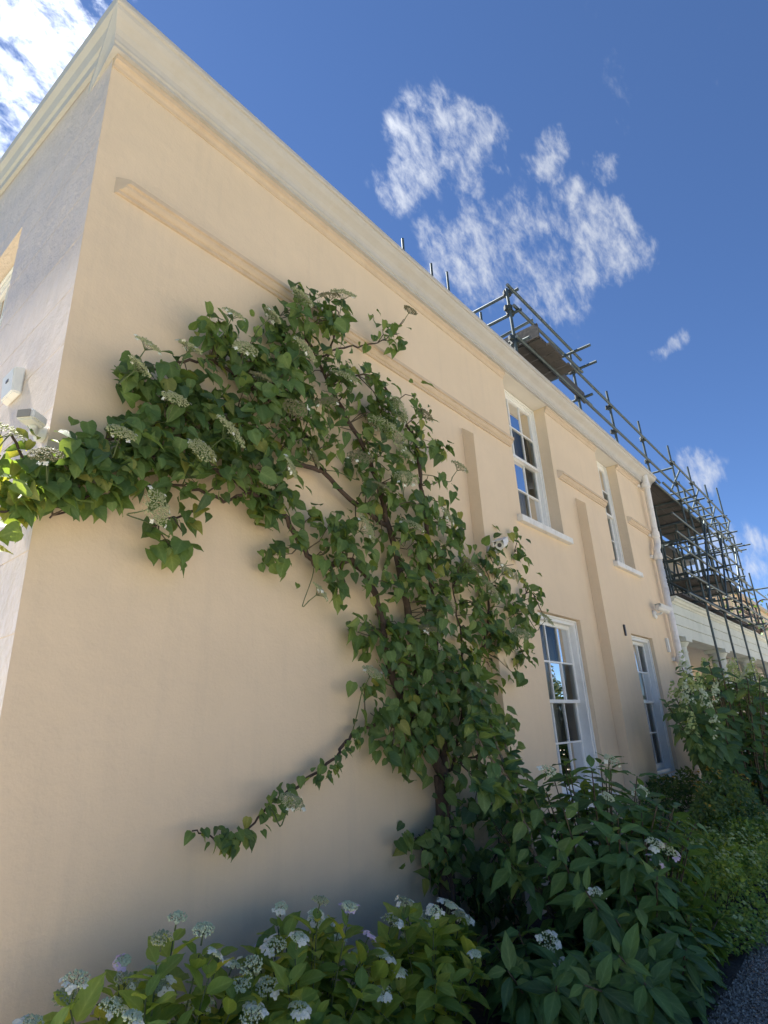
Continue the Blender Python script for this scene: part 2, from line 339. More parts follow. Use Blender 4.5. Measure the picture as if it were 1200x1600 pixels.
def dense(pts, n=4, wob=0.0):
    """a smooth curve through the points"""
    P = [Vector(p) for p in pts]; out = []
    for i in range(len(P) - 1):
        p0, p1, p2, p3 = P[max(i - 1, 0)], P[i], P[i + 1], P[min(i + 2, len(P) - 1)]
        for k in range(n):
            t = k / n
            q = 0.5 * ((2 * p1) + (p2 - p0) * t + (2 * p0 - 5 * p1 + 4 * p2 - p3) * t * t + (3 * p1 - p0 - 3 * p2 + p3) * t ** 3)
            out.append(q + Vector((random.uniform(-wob, wob), random.uniform(-wob, wob), random.uniform(-wob, wob))))
    out.append(P[-1])
    return out

# ------------------------------------------------------------------ ground
GZ = -0.1
def sheet(name, x0, x1, y0, y1, z, mt, nx=1, ny=1, amp=0.0):
    vs = []; fs = []
    for j in range(ny + 1):
        for i in range(nx + 1):
            vs.append((x0 + (x1 - x0) * i / nx, y0 + (y1 - y0) * j / ny, z + random.uniform(-amp, amp)))
    for j in range(ny):
        for i in range(nx):
            a = j * (nx + 1) + i; fs.append((a, a + 1, a + nx + 2, a + nx + 1))
    o = MB().add(vs, fs).build(name, mt)
    return tag(o, kind='structure')
sheet('lawn', -600, 600, -600, 600, GZ - 0.02, M['lawn'])
sheet('gravel_drive', -8, 60, -24, -1.78, GZ - 0.006, M['gravel'])
sheet('side_bounce_ground', -8, -0.3, -1.78, 14, GZ - 0.006, M['gravel'])  # unseen pale ground, added to bounce sunlight onto the walls
bed = sheet('flower_bed', -0.3, 24, -1.82, -0.002, GZ + 0.03, M['soil'], 120, 9, 0.02)

# ------------------------------------------------------------------ house
X1 = 11.9; TOP = 6.30; DEPTH = 8.4; WT = 0.36; PITCH = 0.21
house = empty('house', (5.9, 4, GZ), 'two storey cream stucco house with white sash windows and a moulded eaves cornice', 'house')
UP = [(5.66, 6.97), (9.04, 10.1)]
GR = [(5.74, 7.05), (9.12, 10.24)]
ZU = (4.13, TOP); ZG = (0.74, 2.91)
def wall_with_holes(x0, x1, z0, z1, holes, y0, y1):
    xs = sorted({x0, x1, *[h[0] for h in holes], *[h[1] for h in holes]})
    zs = sorted({z0, z1, *[h[2] for h in holes], *[h[3] for h in holes]})
    mb = MB()
    def hole(i, j):
        cx = (xs[i] + xs[i + 1]) / 2; cz = (zs[j] + zs[j + 1]) / 2
        return any(h[0] < cx < h[1] and h[2] < cz < h[3] for h in holes)
    for i in range(len(xs) - 1):
        for j in range(len(zs) - 1):
            if hole(i, j): continue
            a, b, c, d = xs[i], xs[i + 1], zs[j], zs[j + 1]
            mb.add([(a, y0, c), (b, y0, c), (b, y0, d), (a, y0, d)], [(0, 1, 2, 3)])
            mb.add([(a, y1, c), (b, y1, c), (b, y1, d), (a, y1, d)], [(3, 2, 1, 0)])
            if i == 0 or hole(i - 1, j): mb.add([(a, y0, c), (a, y1, c), (a, y1, d), (a, y0, d)], [(3, 2, 1, 0)])
            if i == len(xs) - 2 or hole(i + 1, j): mb.add([(b, y0, c), (b, y1, c), (b, y1, d), (b, y0, d)], [(0, 1, 2, 3)])
            if j == 0 or hole(i, j - 1): mb.add([(a, y0, c), (b, y0, c), (b, y1, c), (a, y1, c)], [(3, 2, 1, 0)])
            if j == len(zs) - 2 or hole(i, j + 1): mb.add([(a, y0, d), (b, y0, d), (b, y1, d), (a, y1, d)], [(0, 1, 2, 3)])
    return mb
def wall_mesh(mb, name, mt, matrix=None):
    me = bpy.data.meshes.new(name); me.from_pydata(mb.v, [], mb.f); me.materials.append(mt)
    bm = bmesh.new(); bm.from_mesh(me); bmesh.ops.remove_doubles(bm, verts=bm.verts, dist=1e-5); bmesh.ops.recalc_face_normals(bm, faces=bm.faces); bm.to_mesh(me); bm.free()
    return link(name, me, house, matrix)
holes = [(a, b, *ZU) for a, b in UP] + [(a, b, *ZG) for a, b in GR]
fw = wall_mesh(wall_with_holes(0.0, X1, GZ - 0.1, TOP, holes, 0.0, WT), 'front_wall', M['stucco'])
# side wall: a core with scored render courses standing 6 mm proud of it
SIDE = Matrix.Rotation(-math.pi / 2, 4, 'Z')     # local x runs towards -y, local y into the house
sw_hole = (-2.55, -1.45, 4.0, 5.73)
wall_mesh(wall_with_holes(-DEPTH, -WT - 0.002, GZ - 0.1, TOP + 0.06, [sw_hole], 0.008, WT), 'side_wall', M['stucco_side'], SIDE)
joints = [GZ - 0.1] + [0.02 + 0.42 * k for k in range(16) if 0.02 + 0.42 * k < TOP + 0.02] + [TOP + 0.06]
for a, b in zip(joints[:-1], joints[1:]):
    a2, b2 = a + 0.003, b - 0.003
    spans = [(0.0, DEPTH)]
    if b > sw_hole[2] and a < sw_hole[3]:
        spans = [(0.0, 1.45), (2.55, DEPTH)]
    for (s0, s1) in spans:
        MB().box(-0.0015, 0.008, s0 + 0.0006, s1, a2, b2).build('render_course', M['stucco_side'], house)
    if len(spans) == 2:
        if a < sw_hole[2] < b: MB().box(-0.0015, 0.008, 1.45, 2.55, a2, sw_hole[2]).build('render_course', M['stucco_side'], house)
        if a < sw_hole[3] < b: MB().box(-0.0015, 0.008, 1.45, 2.55, sw_hole[3], b2).build('render_course', M['stucco_side'], house)
# gable above the side walls, end wall, back wall, upper floor
RIDGE = DEPTH / 2
for x0, x1, nm, mt in ((0.0, WT, 'gable', M['stucco_side']), (X1 - WT, X1, 'gable', M['stucco'])):
    g = [(0.02, TOP + 0.064), (DEPTH - 0.02, TOP + 0.064), (DEPTH - 0.02, TOP + 0.13), (RIDGE, TOP + 0.13 + RIDGE * PITCH), (0.02, TOP + 0.13)]
    MB().extrude_x(g, x0, x1).build(nm, mt, house)
MB().box(X1 - WT, X1 - 0.001, WT + 0.002, DEPTH, GZ - 0.1, TOP + 0.06).build('end_wall', M['stucco'], house)
MB().box(WT + 0.003, X1 - WT - 0.003, DEPTH - WT, DEPTH - 0.003, GZ - 0.1, TOP + 0.05).build('back_wall', M['stucco'], house)
MB().box(WT + 0.003, X1 - WT - 0.003, WT + 0.004, DEPTH - WT - 0.004, 3.3, 3.6).build('upper_floor', M['plaster'], house)
MB().box(WT + 0.003, X1 - WT - 0.003, WT + 0.004, DEPTH - WT - 0.004, GZ - 0.05, GZ + 0.25).build('ground_floor', M['plaster'], house)
MB().box(WT + 0.003, X1 - WT - 0.003, 3.4, 3.55, GZ + 0.26, 3.29).build('partition', M['plaster'], house)
MB().box(WT + 0.003, X1 - WT - 0.003, 3.4, 3.55, 3.61, 6.28).build('partition', M['plaster'], house)
# roof of low pitch
mb = MB()
for s in (0, 1):
    y_e = -0.17 if s == 0 else DEPTH + 0.2
    z_e = 6.555 if s == 0 else 6.555
    zr = 6.555 + (RIDGE + 0.17) * PITCH
    mb.add([(-0.10, y_e, z_e), (X1 + 0.15, y_e, z_e), (X1 + 0.15, RIDGE, zr), (-0.10, RIDGE, zr),
            (-0.10, y_e, z_e + 0.05), (X1 + 0.15, y_e, z_e + 0.05), (X1 + 0.15, RIDGE, zr + 0.05), (-0.10, RIDGE, zr + 0.05)],
           [(0, 1, 2, 3), (7, 6, 5, 4), (0, 4, 5, 1), (1, 5, 6, 2), (2, 6, 7, 3), (3, 7, 4, 0)])
mb.build('roof', M['slate'], house)
# eaves cornice: soffit, fillet, cyma and lip
corn = [(0.42, 6.3005), (-0.085, 6.3005), (-0.085, 6.33), (-0.10, 6.338), (-0.103, 6.36), (-0.115, 6.388), (-0.14, 6.415), (-0.17, 6.435), (-0.20, 6.452), (-0.225, 6.474), (-0.237, 6.498), (-0.255, 6.502), (-0.262, 6.515), (-0.262, 6.55), (0.42, 6.55)]
def extrude_mitre(prof, xa, xb, k):
    mb = MB().extrude_x(prof, xa, xb); n = len(prof)
    for i, (y, z) in enumerate(prof): mb.v[i] = (xa + min(0, y) * k, y, z)
    return mb
extrude_mitre(corn, 0.0, X1 + 0.14, 0.46).build('cornice', M['cornice'], house)
MB().box(UP[0][0], UP[0][1], -0.05, 0.24, 6.294, 6.3).build('window_soffit', M['soffit'], house)
MB().box(UP[1][0], UP[1][1], -0.05, 0.24, 6.294, 6.3).build('window_soffit', M['soffit'], house)
bedm = [(-0.001, 6.205), (-0.012, 6.208), (-0.018, 6.23), (-0.032, 6.248), (-0.048, 6.256), (-0.052, 6.299), (-0.001, 6.299)]
for a, b in ((0.0, UP[0][0]), (UP[0][1], UP[1][0]), (UP[1][1], X1)):
    MB().extrude_x(bedm, a + 0.004, b - 0.004).build('bed_moulding', M['moulding'], house)
strc = [(-0.001, 5.10), (-0.02, 5.102), (-0.022, 5.128), (-0.034, 5.132), (-0.052, 5.152), (-0.056, 5.176), (-0.074, 5.18), (-0.077, 5.212), (-0.06, 5.222), (-0.001, 5.24)]
for a, b in ((0.14, UP[0][0] - 0.06), (UP[0][1] + 0.12, UP[1][0] - 0.03), (UP[1][1] + 0.08, X1 - 0.03)):
    extrude_mitre(strc, a, b, -1.0).build('string_course', M['moulding'], house)
# raking cornice on the gable end
rk = [(0.0, 0.0), (-0.03, 0.004), (-0.035, 0.07), (-0.055, 0.085), (-0.075, 0.15), (-0.11, 0.18), (-0.118, 0.25), (0.0, 0.25)]
for s in (0, 1):
    ya, yb = (-0.15, RIDGE) if s == 0 else (DEPTH + 0.1, RIDGE)
    vs = []
    for y in (ya, yb):
        zz = 6.375 + (y if s == 0 else DEPTH - y) * PITCH
        vs += [(x - 0.0025, (x / 0.46 if (s == 0 and y == ya) else y), zz + z + ((x / 0.46 - ya) * PITCH if (s == 0 and y == ya) else 0)) for x, z in rk]
    n = len(rk)
    MB().add(vs, [(i, (i + 1) % n, n + (i + 1) % n, n + i) for i in range(n)] + [tuple(range(n)), tuple(range(2 * n - 1, n - 1, -1))]).build('raking_cornice', M['cornice'], house)
# shallow pilasters with a weathered top
for a in (4.39, 7.67):
    MB().extrude_x([(-0.0015, GZ - 0.05), (-0.145, GZ - 0.05), (-0.145, 4.80), (-0.0015, 4.93)], a, a + 0.65).build('pilaster', M['stucco'], house)

def sash_window(x0, x1, z0, z1, rev, box, matrix, sillh, silld, cols=3, label=None):
    """frame set back from the wall face, two sashes, panes and a sill; local x along the wall, y into it"""
    fwid = 0.075; y0 = rev; y1 = rev + box; ysash = y1 - 0.092
    f = MB()
    f.box(x0 + 0.002, x0 + fwid, y0, y1, z0, z1 - 0.008); f.box(x1 - fwid, x1 - 0.002, y0, y1, z0, z1 - 0.008)
    f.box(x0 + fwid, x1 - fwid, y0, y1, z1 - fwid, z1 - 0.008); f.box(x0 + fwid, x1 - fwid, y0 + 0.02, y1, z0, z0 + 0.045)
    # staff bead round the front of the frame
    f.box(x0 + 0.002, x0 + 0.03, y0 - 0.018, y0 - 0.0005, z0, z1 - 0.008); f.box(x1 - 0.03, x1 - 0.002, y0 - 0.018, y0 - 0.0005, z0, z1 - 0.008)
    f.box(x0 + 0.03, x1 - 0.03, y0 - 0.018, y0 - 0.0005, z1 - 0.036, z1 - 0.008)
    win = f.build('window', M['white'], house, bevel=0.003, matrix=matrix)
    a, b = x0 + fwid + 0.001, x1 - fwid - 0.001
    zm = (z0 + z1) / 2 + 0.01
    for (nm, s0, s1, ys, bot, top) in (('upper_sash', zm - 0.02, z1 - fwid - 0.001, ysash, 0.042, 0.05), ('lower_sash', z0 + 0.047, zm + 0.022, ysash + 0.045, 0.085, 0.042)):
        st = 0.05; bar = 0.022; th = 0.042
        g = MB()
        g.box(a, a + st, ys, ys + th, s0, s1); g.box(b - st, b, ys, ys + th, s0, s1)
        g.box(a + st, b - st, ys, ys + th, s0, s0 + bot); g.box(a + st, b - st, ys, ys + th, s1 - top, s1)
        ix0, ix1, iz0, iz1 = a + st, b - st, s0 + bot, s1 - top
        for k in range(1, cols):
            xc = ix0 + (ix1 - ix0) * k / cols; g.box(xc - bar / 2, xc + bar / 2, ys + 0.004, ys + th - 0.004, iz0, iz1)
        zc = (iz0 + iz1) / 2
        for k in range(cols):
            xa = ix0 + (ix1 - ix0) * k / cols + (bar / 2 if k else 0); xb = ix0 + (ix1 - ix0) * (k + 1) / cols - (bar / 2 if k < cols - 1 else 0)
            g.box(xa, xb, ys + 0.005, ys + th - 0.005, zc - bar / 2, zc + bar / 2)
            for (pz0, pz1) in ((iz0, zc - bar / 2), (zc + bar / 2, iz1)):
                tilt = random.uniform(-0.0025, 0.0025); tz = random.uniform(-0.003, 0.003); yy = ys + 0.02
                MB().add([(xa - 0.003, yy - tilt, pz0 - 0.003), (xb + 0.003, yy + tilt, pz0 - 0.003), (xb + 0.003, yy + tilt + tz, pz1 + 0.003), (xa - 0.003, yy - tilt + tz, pz1 + 0.003)], [(0, 1, 2, 3)]).build('pane', M['glass'], win, matrix=matrix)
        g.build(nm, M['white'], win, matrix=matrix)
    if sillh:
        MB().extrude_x([(rev + 0.02, z0 - sillh), (-silld, z0 - sillh - 0.01), (-silld, z0 - 0.022), (rev + 0.02, z0 + 0.004)], x0 - 0.13 * (silld > 0), x1 + 0.13 * (silld > 0)).build('sill', M['sillstone'], win, bevel=0.006, matrix=matrix)
    return win
def sill_cut(): pass
I4 = Matrix.Identity(4)
for a, b in UP: sash_window(a, b, ZU[0], ZU[1] - 0.008, 0.19, 0.10, I4, 0.10, 0.075)
for a, b in GR: sash_window(a, b, ZG[0], ZG[1], 0.075, 0.165, I4, 0.13, 0.09)
sash_window(-2.55, -1.45, 4.0, 5.73, 0.13, 0.10, SIDE, 0.10, 0.07)
# curtains
def curtain(x0, x1, z0, z1, y, label):
    n = int((x1 - x0) / 0.02); vs = []; fs = []
    for i in range(n + 1):
        x = x0 + (x1 - x0) * i / n; d = 0.03 * math.sin(i * 0.9 + math.sin(i * 0.37) * 1.5)
        vs += [(x, y + d * 1.3, z0), (x, y + d, (z0 + z1) / 2), (x, y + d * 0.7, z1)]
    for i in range(n):
        for k in range(2): fs.append((i * 3 + k, (i + 1) * 3 + k, (i + 1) * 3 + k + 1, i * 3 + k + 1))
    o = MB().add(vs, fs).build('curtain', M['curtain'], smooth=True)
    so = o.modifiers.new('thickness', 'SOLIDIFY'); so.thickness = 0.004
    tag(o, label, 'curtain', 'curtains behind the sash windows')
curtain(6.50, 7.15, 3.61, 6.2, 0.52, 'grey curtain behind the upstairs window between the two pilasters')
curtain(9.62, 10.3, 3.61, 6.2, 0.52, 'grey curtain behind the upstairs window beside the downpipe')
curtain(6.62, 7.25, 0.17, 2.95, 0.52, 'grey curtain behind the ground floor window between the two pilasters')
curtain(9.72, 10.4, 0.17, 2.95, 0.52, 'grey curtain behind the ground floor window beside the downpipe')

# ------------------------------------------------------------------ fittings on the walls
dp = empty('downpipe', (11.62, -0.12, GZ), 'cream painted round downpipe with a swan neck at the house end', 'downpipe')
up = dense([(11.50, -0.15, 6.46), (11.50, -0.15, 6.25), (11.50, -0.13, 5.5), (11.50, -0.12, 5.06)], 3)
MB().tube(up, [0.062] * len(up), 14).build('upper_pipe', M['pipe'], dp, smooth=True)
nk = dense([(11.50, -0.12, 5.10), (11.51, -0.12, 4.98), (11.46, -0.12, 4.86), (11.36, -0.12, 4.78), (11.33, -0.12, 4.66)], 4)
MB().tube(nk, [0.066] * len(nk), 14).build('swan_neck', M['pipe'], dp, smooth=True)
MB().tube([(11.33, -0.12, 4.7), (11.33, -0.12, GZ + 0.03)], [0.062, 0.062], 14).build('lower_pipe', M['pipe'], dp, smooth=True)
for (x, z, r) in ((11.50, 6.22, 0.085), (11.50, 5.12, 0.08), (11.33, 4.62, 0.085), (11.33, 2.6, 0.08), (11.33, 0.9, 0.08)):
    c = MB().lathe([(r * 0.9, -0.06), (r, -0.05), (r, 0.05), (r * 0.9, 0.06)], (x, -0.135 if z > 5.9 else -0.12, z), 16)
    c.box(x - 0.13, x + 0.13, -0.045, -0.002, z - 0.03, z + 0.03)
    c.build('collar', M['pipe'], dp)

def security_camera(loc, rotz, tilt, label, s=1.0):
    t = empty('security_camera', loc, label, 'camera', 'bullet cameras on the front wall')
    T = Matrix.Translation(loc)
    MB().lathe([(0.055, 0), (0.06, 0.006), (0.06, 0.03), (0.045, 0.04)], (0, 0, 0), 18).build('base', M['plastic'], t, matrix=T @ Matrix.Rotation(math.pi / 2, 4, 'X') @ Matrix.Scale(s, 4), smooth=False)
    a = dense([(0, -0.03, 0), (0, -0.09, 0.0), (0, -0.13, 0.035)], 3)
    MB().tube(a, [0.016] * len(a), 8).build('arm', M['plastic'], t, matrix=T @ Matrix.Scale(s, 4), smooth=True)
    Bm = T @ Matrix.Scale(s, 4) @ Matrix.Translation((0, -0.13, 0.06)) @ Matrix.Rotation(rotz, 4, 'Z') @ Matrix.Rotation(tilt, 4, 'Y')
    MB().lathe([(0.03, -0.09), (0.042, -0.085), (0.044, 0.08), (0.04, 0.1)], (0, 0, 0), 18).build('body', M['plastic'], t, matrix=Bm @ Matrix.Rotation(math.pi / 2, 4, 'Y'), smooth=False)
    hood = MB().box(-0.10, 0.15, -0.052, 0.052, 0.044, 0.05).box(-0.08, 0.14, -0.052, -0.047, 0.0, 0.044).box(-0.08, 0.14, 0.047, 0.052, 0.0, 0.044)
    hood.build('hood', M['plastic'], t, bevel=0.002, matrix=Bm)
    MB().lathe([(0.02, 0.098), (0.02, 0.104)], (0, 0, 0), 16).build('lens', M['dark_plastic'], t, matrix=Bm @ Matrix.Rotation(math.pi / 2, 4, 'Y'))
security_camera((10.62, 0.0, 3.38), math.radians(-28), math.radians(16), 'white bullet camera on the wall beside the downpipe', 1.35)
security_camera((4.47, -0.146, 3.36), math.radians(-165), math.radians(22), 'white bullet camera on the pilaster among the climbing hydrangea', 1.15)
AY, AZ = 0.72, 3.82
t = empty('alarm_box', (0, AY, AZ), 'pale grey alarm sounder box on the sunlit side wall', 'alarm box')
MB().add([(-0.003, AY - 0.12, AZ - 0.10), (-0.003, AY + 0.12, AZ - 0.10), (-0.003, AY + 0.12, AZ + 0.10), (-0.003, AY - 0.12, AZ + 0.10), (-0.055, AY - 0.10, AZ - 0.088), (-0.055, AY + 0.10, AZ - 0.088), (-0.068, AY + 0.10, AZ + 0.088), (-0.068, AY - 0.10, AZ + 0.088)],
         [(0, 1, 2, 3), (7, 6, 5, 4), (0, 4, 5, 1), (1, 5, 6, 2), (2, 6, 7, 3), (3, 7, 4, 0)]).build('casing', M['plastic'], t, bevel=0.008)
MB().box(-0.067, -0.058, AY - 0.02, AY + 0.02, AZ + 0.01, AZ + 0.03).build('lamp_window', M['dark_plastic'], t)
t = empty('motion_sensor', (0, 0.02, 3.22), 'cream motion sensor on a bracket at the wall corner above the climber', 'sensor')
MB().lathe([(0.045, 0), (0.05, 0.01), (0.045, 0.04), (0.03, 0.05)], (0, 0, 0), 16).build('base', M['plastic'], t, matrix=Matrix.Translation((-0.002, 0.06, 3.22)) @ Matrix.Rotation(-math.pi / 2, 4, 'Y'))
MB().tube(dense([(-0.04, 0.06, 3.22), (-0.07, 0.03, 3.20), (-0.08, 0.0, 3.235)], 3), [0.02] * 7, 10).build('arm', M['plastic'], t, smooth=True)
HM = Matrix.Translation((-0.09, 0.0, 3.255)) @ Matrix.Rotation(math.radians(35), 4, 'Z')
MB().box(-0.07, 0.055, -0.05, 0.05, -0.028, 0.036).build('head', M['plastic'], t, bevel=0.013, matrix=HM)
MB().box(-0.076, -0.071, -0.036, 0.036, -0.02, 0.024).build('lens', M['curtain'], t, matrix=HM)
o = MB().box(8.79, 8.83, -0.03, -0.002, 2.84, 3.02).build('wall_bracket', M['dark_plastic'], bevel=0.004); tag(o, 'small dark metal bracket on the wall beside the ground floor window', 'bracket')
o = MB().box(11.02, 11.10, -0.05, -0.002, 2.72, 2.98).build('junction_box', M['plastic'], bevel=0.006); tag(o, 'narrow white junction box on the wall beside the downpipe', 'junction box')

# ------------------------------------------------------------------ colonnade beyond the house
colo = empty('colonnade', (16, 1, GZ), 'pale stone colonnade with a banded entablature behind the scaffolding', 'colonnade')
XE = 34.0
for (z0, z1, y) in ((3.12, 3.34, 0.0), (3.344, 3.56, -0.018), (3.564, 3.76, -0.036)):
    MB().box(X1 + 0.02, XE, y, 0.42, z0, z1).build('fascia', M['colstone'], colo, bevel=0.004)
MB().extrude_x([(0.42, 3.764), (-0.04, 3.764), (-0.06, 3.79), (-0.10, 3.81), (-0.12, 3.85), (-0.15, 3.86), (-0.15, 3.90), (0.42, 3.90)], X1 + 0.02, XE).build('cornice', M['colstone'], colo)
MB().box(X1 + 0.02, XE, 0.425, 3.2, 3.70, 3.88).build('flat_roof', M['lead'], colo)
MB().box(X1 + 0.02, XE, 0.425, 3.1, 3.40, 3.44).build('ceiling', M['soffit'], colo)
MB().box(X1 + 0.02, XE, 3.1, 3.4, GZ, 3.698).build('back_wall', M['stucco'], colo)
MB().box(X1 + 0.02, XE, -0.25, 3.098, GZ - 0.05, GZ + 0.12).build('floor', M['colstone'], colo)
for k in range(5):
    x = 12.62 + 3.62 * k
    c = MB().lathe([(0.21, GZ + 0.2), (0.205, GZ + 0.26), (0.185, GZ + 0.30), (0.19, 1.0), (0.182, 1.9), (0.165, 2.80), (0.18, 2.805), (0.18, 2.84), (0.166, 2.845), (0.166, 2.93)], (x, 0.2, 0), 24).build('column', M['colstone'], colo, smooth=False)
    MB().lathe([(0.17, 2.93), (0.22, 3.0), (0.225, 3.03)], (x, 0.2, 0), 24).box(x - 0.25, x + 0.25, -0.05, 0.45, 3.032, 3.118).build('capital', M['colstone'], c)
    MB().box(x - 0.25, x + 0.25, -0.05, 0.45, GZ + 0.122, GZ + 0.2).build('plinth', M['colstone'], c)
# ------------------------------------------------------------------ wings further back
rw = empty('rear_wing', (16, 6, GZ), 'cream rear wing above the colonnade roof seen between scaffold tubes', 'wing')
MB().box(X1 + 0.01, 19.6, 1.25, 8.0, 3.89, 6.2).build('wall', M['stucco'], rw)
MB().extrude_x([(0.95, 6.202), (0.95, 6.30), (4.6, 7.1), (8.2, 6.30), (8.2, 6.202)], X1 + 0.16, 19.9).build('roof', M['slate'], rw)
MB().box(16.6, 17.6, 1.20, 1.249, 4.3, 5.7).build('window', M['white'], rw)
fb = empty('far_house', (45, 8, GZ), 'distant peach rendered house with a square chimney beyond the colonnade', 'house')
MB().box(37.5, 70, 3.0, 12, GZ, 8.15).build('wall', M['stucco'], fb)
MB().box(37.3, 70.2, 2.8, 12.2, 8.152, 8.4).build('parapet', M['moulding'], fb)
MB().box(33.5, 37.498, 4.2, 8, GZ, 5.6).build('low_wall', M['stucco'], fb)
MB().box(34.6, 36.6, 4.6, 5.8, 5.602, 8.6).build('chimney', M['stucco'], fb)
MB().box(34.5, 36.7, 4.5, 5.9, 8.602, 8.9).build('chimney_cap', M['moulding'], fb)

# ------------------------------------------------------------------ scaffolding
sc = empty('scaffolding', (14, 0.3, GZ), 'scaffolding of grey steel tubes and boards over the roof edge and colonnade', 'scaffolding')
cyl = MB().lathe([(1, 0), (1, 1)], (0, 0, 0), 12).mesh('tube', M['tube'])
cpl = MB().lathe([(0.046, -0.04), (0.05, -0.03), (0.05, 0.03), (0.046, 0.04)], (0, 0, 0), 8).box(0.03, 0.075, -0.03, 0.03, -0.035, 0.035).box(-0.02, 0.02, -0.10, -0.04, -0.012, 0.012).mesh('coupler', M['coupler'])
for me in (cyl,):
    me.polygons.foreach_set('use_smooth', [len(p.vertices) == 4 for p in me.polygons])
def pole(p, q, parent=sc, r=0.0245, name='tube'):
    p = Vector(p); q = Vector(q); d = q - p
    mt = Matrix.Translation(p) @ d.to_track_quat('Z', 'Y').to_matrix().to_4x4() @ Matrix.Diagonal((r, r, d.length, 1))
    return link(name, cyl, parent, mt)
def clamp(p, rz=None):
    return link('coupler', cpl, sc, Matrix.Translation(p) @ Matrix.Rotation(rz if rz is not None else random.uniform(0, 6.28), 4, 'Z'))
def board(x0, x1, y0, y1, z, name='board'):
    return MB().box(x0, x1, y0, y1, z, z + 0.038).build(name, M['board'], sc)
YO = -0.20; YI = 1.05
STD = [5.78, 8.06, 9.82, 11.78, 13.68, 15.5, 17.4, 19.3]
for i, x in enumerate(STD):
    j = random.uniform(-0.02, 0.02)
    if x < X1: pole((x, YO - 0.015, 6.556), (x + j, YO, 7.82 + random.uniform(-0.08, 0.12)))
    else: pole((x, -0.32, GZ), (x + j, -0.30, 7.8 + random.uniform(-0.1, 0.15) + (0.55 if i == 7 else 0)))
    for z in (7.40, 6.86): clamp((x, YO if x < X1 else -0.30, z))
# guard rails along the eaves and over the colonnade, in lengths
pole((5.60, YO - 0.10, 7.66), (8.30, YO - 0.10, 7.70)); pole((5.72, YO - 0.10, 7.36), (8.25, YO - 0.10, 7.42)); pole((5.66, YO - 0.10, 6.78), (8.4, YO - 0.10, 6.80))
pole((7.9, YO - 0.05, 7.40), (13.9, -0.27, 7.40)); pole((7.95, YO - 0.05, 6.86), (13.9, -0.27, 6.84))
pole((13.4, -0.35, 7.38), (19.9, -0.35, 7.36)); pole((13.4, -0.35, 6.84), (19.8, -0.35, 6.82))
pole((6.0, YO + 0.02, 6.62), (12.6, YO + 0.02, 6.60), r=0.026)
pole((11.9, -0.25, 6.36), (19.9, -0.25, 6.34))
# tower with a platform of short boards laid across it
for x in (5.86, 8.12):
    pole((x, YI, 6.84), (x, YI, 8.15)); clamp((x, YI, 7.4))
pole((6.35, 0.55, 6.76), (6.38, 0.55, 7.75)); pole((7.05, 0.95, 6.86), (7.1, 0.95, 8.75)); clamp((6.36, 0.55, 7.38)); clamp((6.36, 0.55, 7.2))
for z in (7.70, 7.33): pole((5.84, -0.36, z), (5.84, 2.0, z + 0.02)); clamp((5.82, YO, z))
pole((5.84, -0.42, 6.80), (5.84, 1.7, 6.81)); clamp((5.82, YO, 6.8)); pole((8.1, -0.62, 7.42), (8.1, 1.9, 7.42)); pole((8.1, -0.45, 6.84), (8.1, 1.9, 6.84))
pole((7.38, -0.78, 7.30), (7.38, 0.5, 7.32))
pole((5.7, 0.4, 6.79), (8.4, 0.4, 6.79)); pole((5.7, YI, 7.5), (8.6, YI, 7.5)); pole((5.78, YI, 6.92), (6.6, YO, 7.66))
x = 6.02
for k in range(5):
    o = MB().box(x, x + 0.222, -0.52 + random.uniform(-0.06, 0.05), 1.15, 6.832 + random.uniform(0, 0.008), 6.874).build('board', M['board'], sc); x += 0.232
MB().box(5.975, 6.012, -0.50, 1.2, 6.85, 7.08).build('toe_board', M['board'], sc)
MB().box(7.28, 8.32, -0.245, -0.208, 6.84, 7.05).build('toe_board', M['board'], sc)
# ladder on the roof slope beside the tower
for dx in (0, 0.34): pole((9.3 + dx, 0.1, 6.72), (9.5 + dx, 1.5, 7.1), r=0.02)
# colonnade scaffold: inner standards, ledgers, transoms, braces, two lifts of boards
for x in STD[3:]:
    if x < 12: continue
    pole((x + 0.05, 0.95, 3.885), (x + 0.07, 0.97, 7.3))
    for z in (6.42, 5.02, 3.98):
        pole((x - 0.06, -0.62 + random.uniform(-0.1, 0.1), z), (x - 0.06, 1.18, z)); clamp((x, -0.31, z)); clamp((x + 0.05, 0.95, z))
    pole((x + 0.9, -0.55, 6.44), (x + 0.9, 1.2, 6.44))
    pole((x - 0.05, -0.36, 3.98), (x - 0.05, 0.93, 5.0))
    pole((x + 0.62, -0.33, 3.99), (x + 0.62, -0.33 + 0.02, 6.9))
for z in (6.38, 4.98, 3.94):
    pole((12.05, -0.365, z), (18.0, -0.365, z)); pole((17.2, -0.37, z + 0.05), (20.4, -0.37, z + 0.05)); pole((12.0, 1.0, z), (20.2, 1.0, z))
for x in STD[4:]:
    pole((x + 0.2, 0.35, 3.9), (x + 0.22, 0.35, 7.5 - random.uniform(0, 0.6))); pole((x + 1.1, 0.62, 3.9), (x + 1.1, 0.62, 6.9 + random.uniform(-0.3, 0.3)))
    for z in (5.75, 5.35, 4.45): pole((x - 0.5, -0.42 + random.uniform(-.1, .1), z), (x - 0.5, 1.15, z + random.uniform(-.03, .03))); clamp((x, -0.32, z))
    pole((x - 1.0, -0.5, 6.9), (x - 1.0, 1.0, 6.92)); pole((x + 0.4, -0.75, 6.46), (x + 0.4, 1.0, 6.46))
    pole((x - 0.9, -0.33, 6.4), (x + 0.6, -0.33, 7.4)); pole((x - 0.6, 0.98, 5.0), (x + 0.9, 0.98, 7.2))
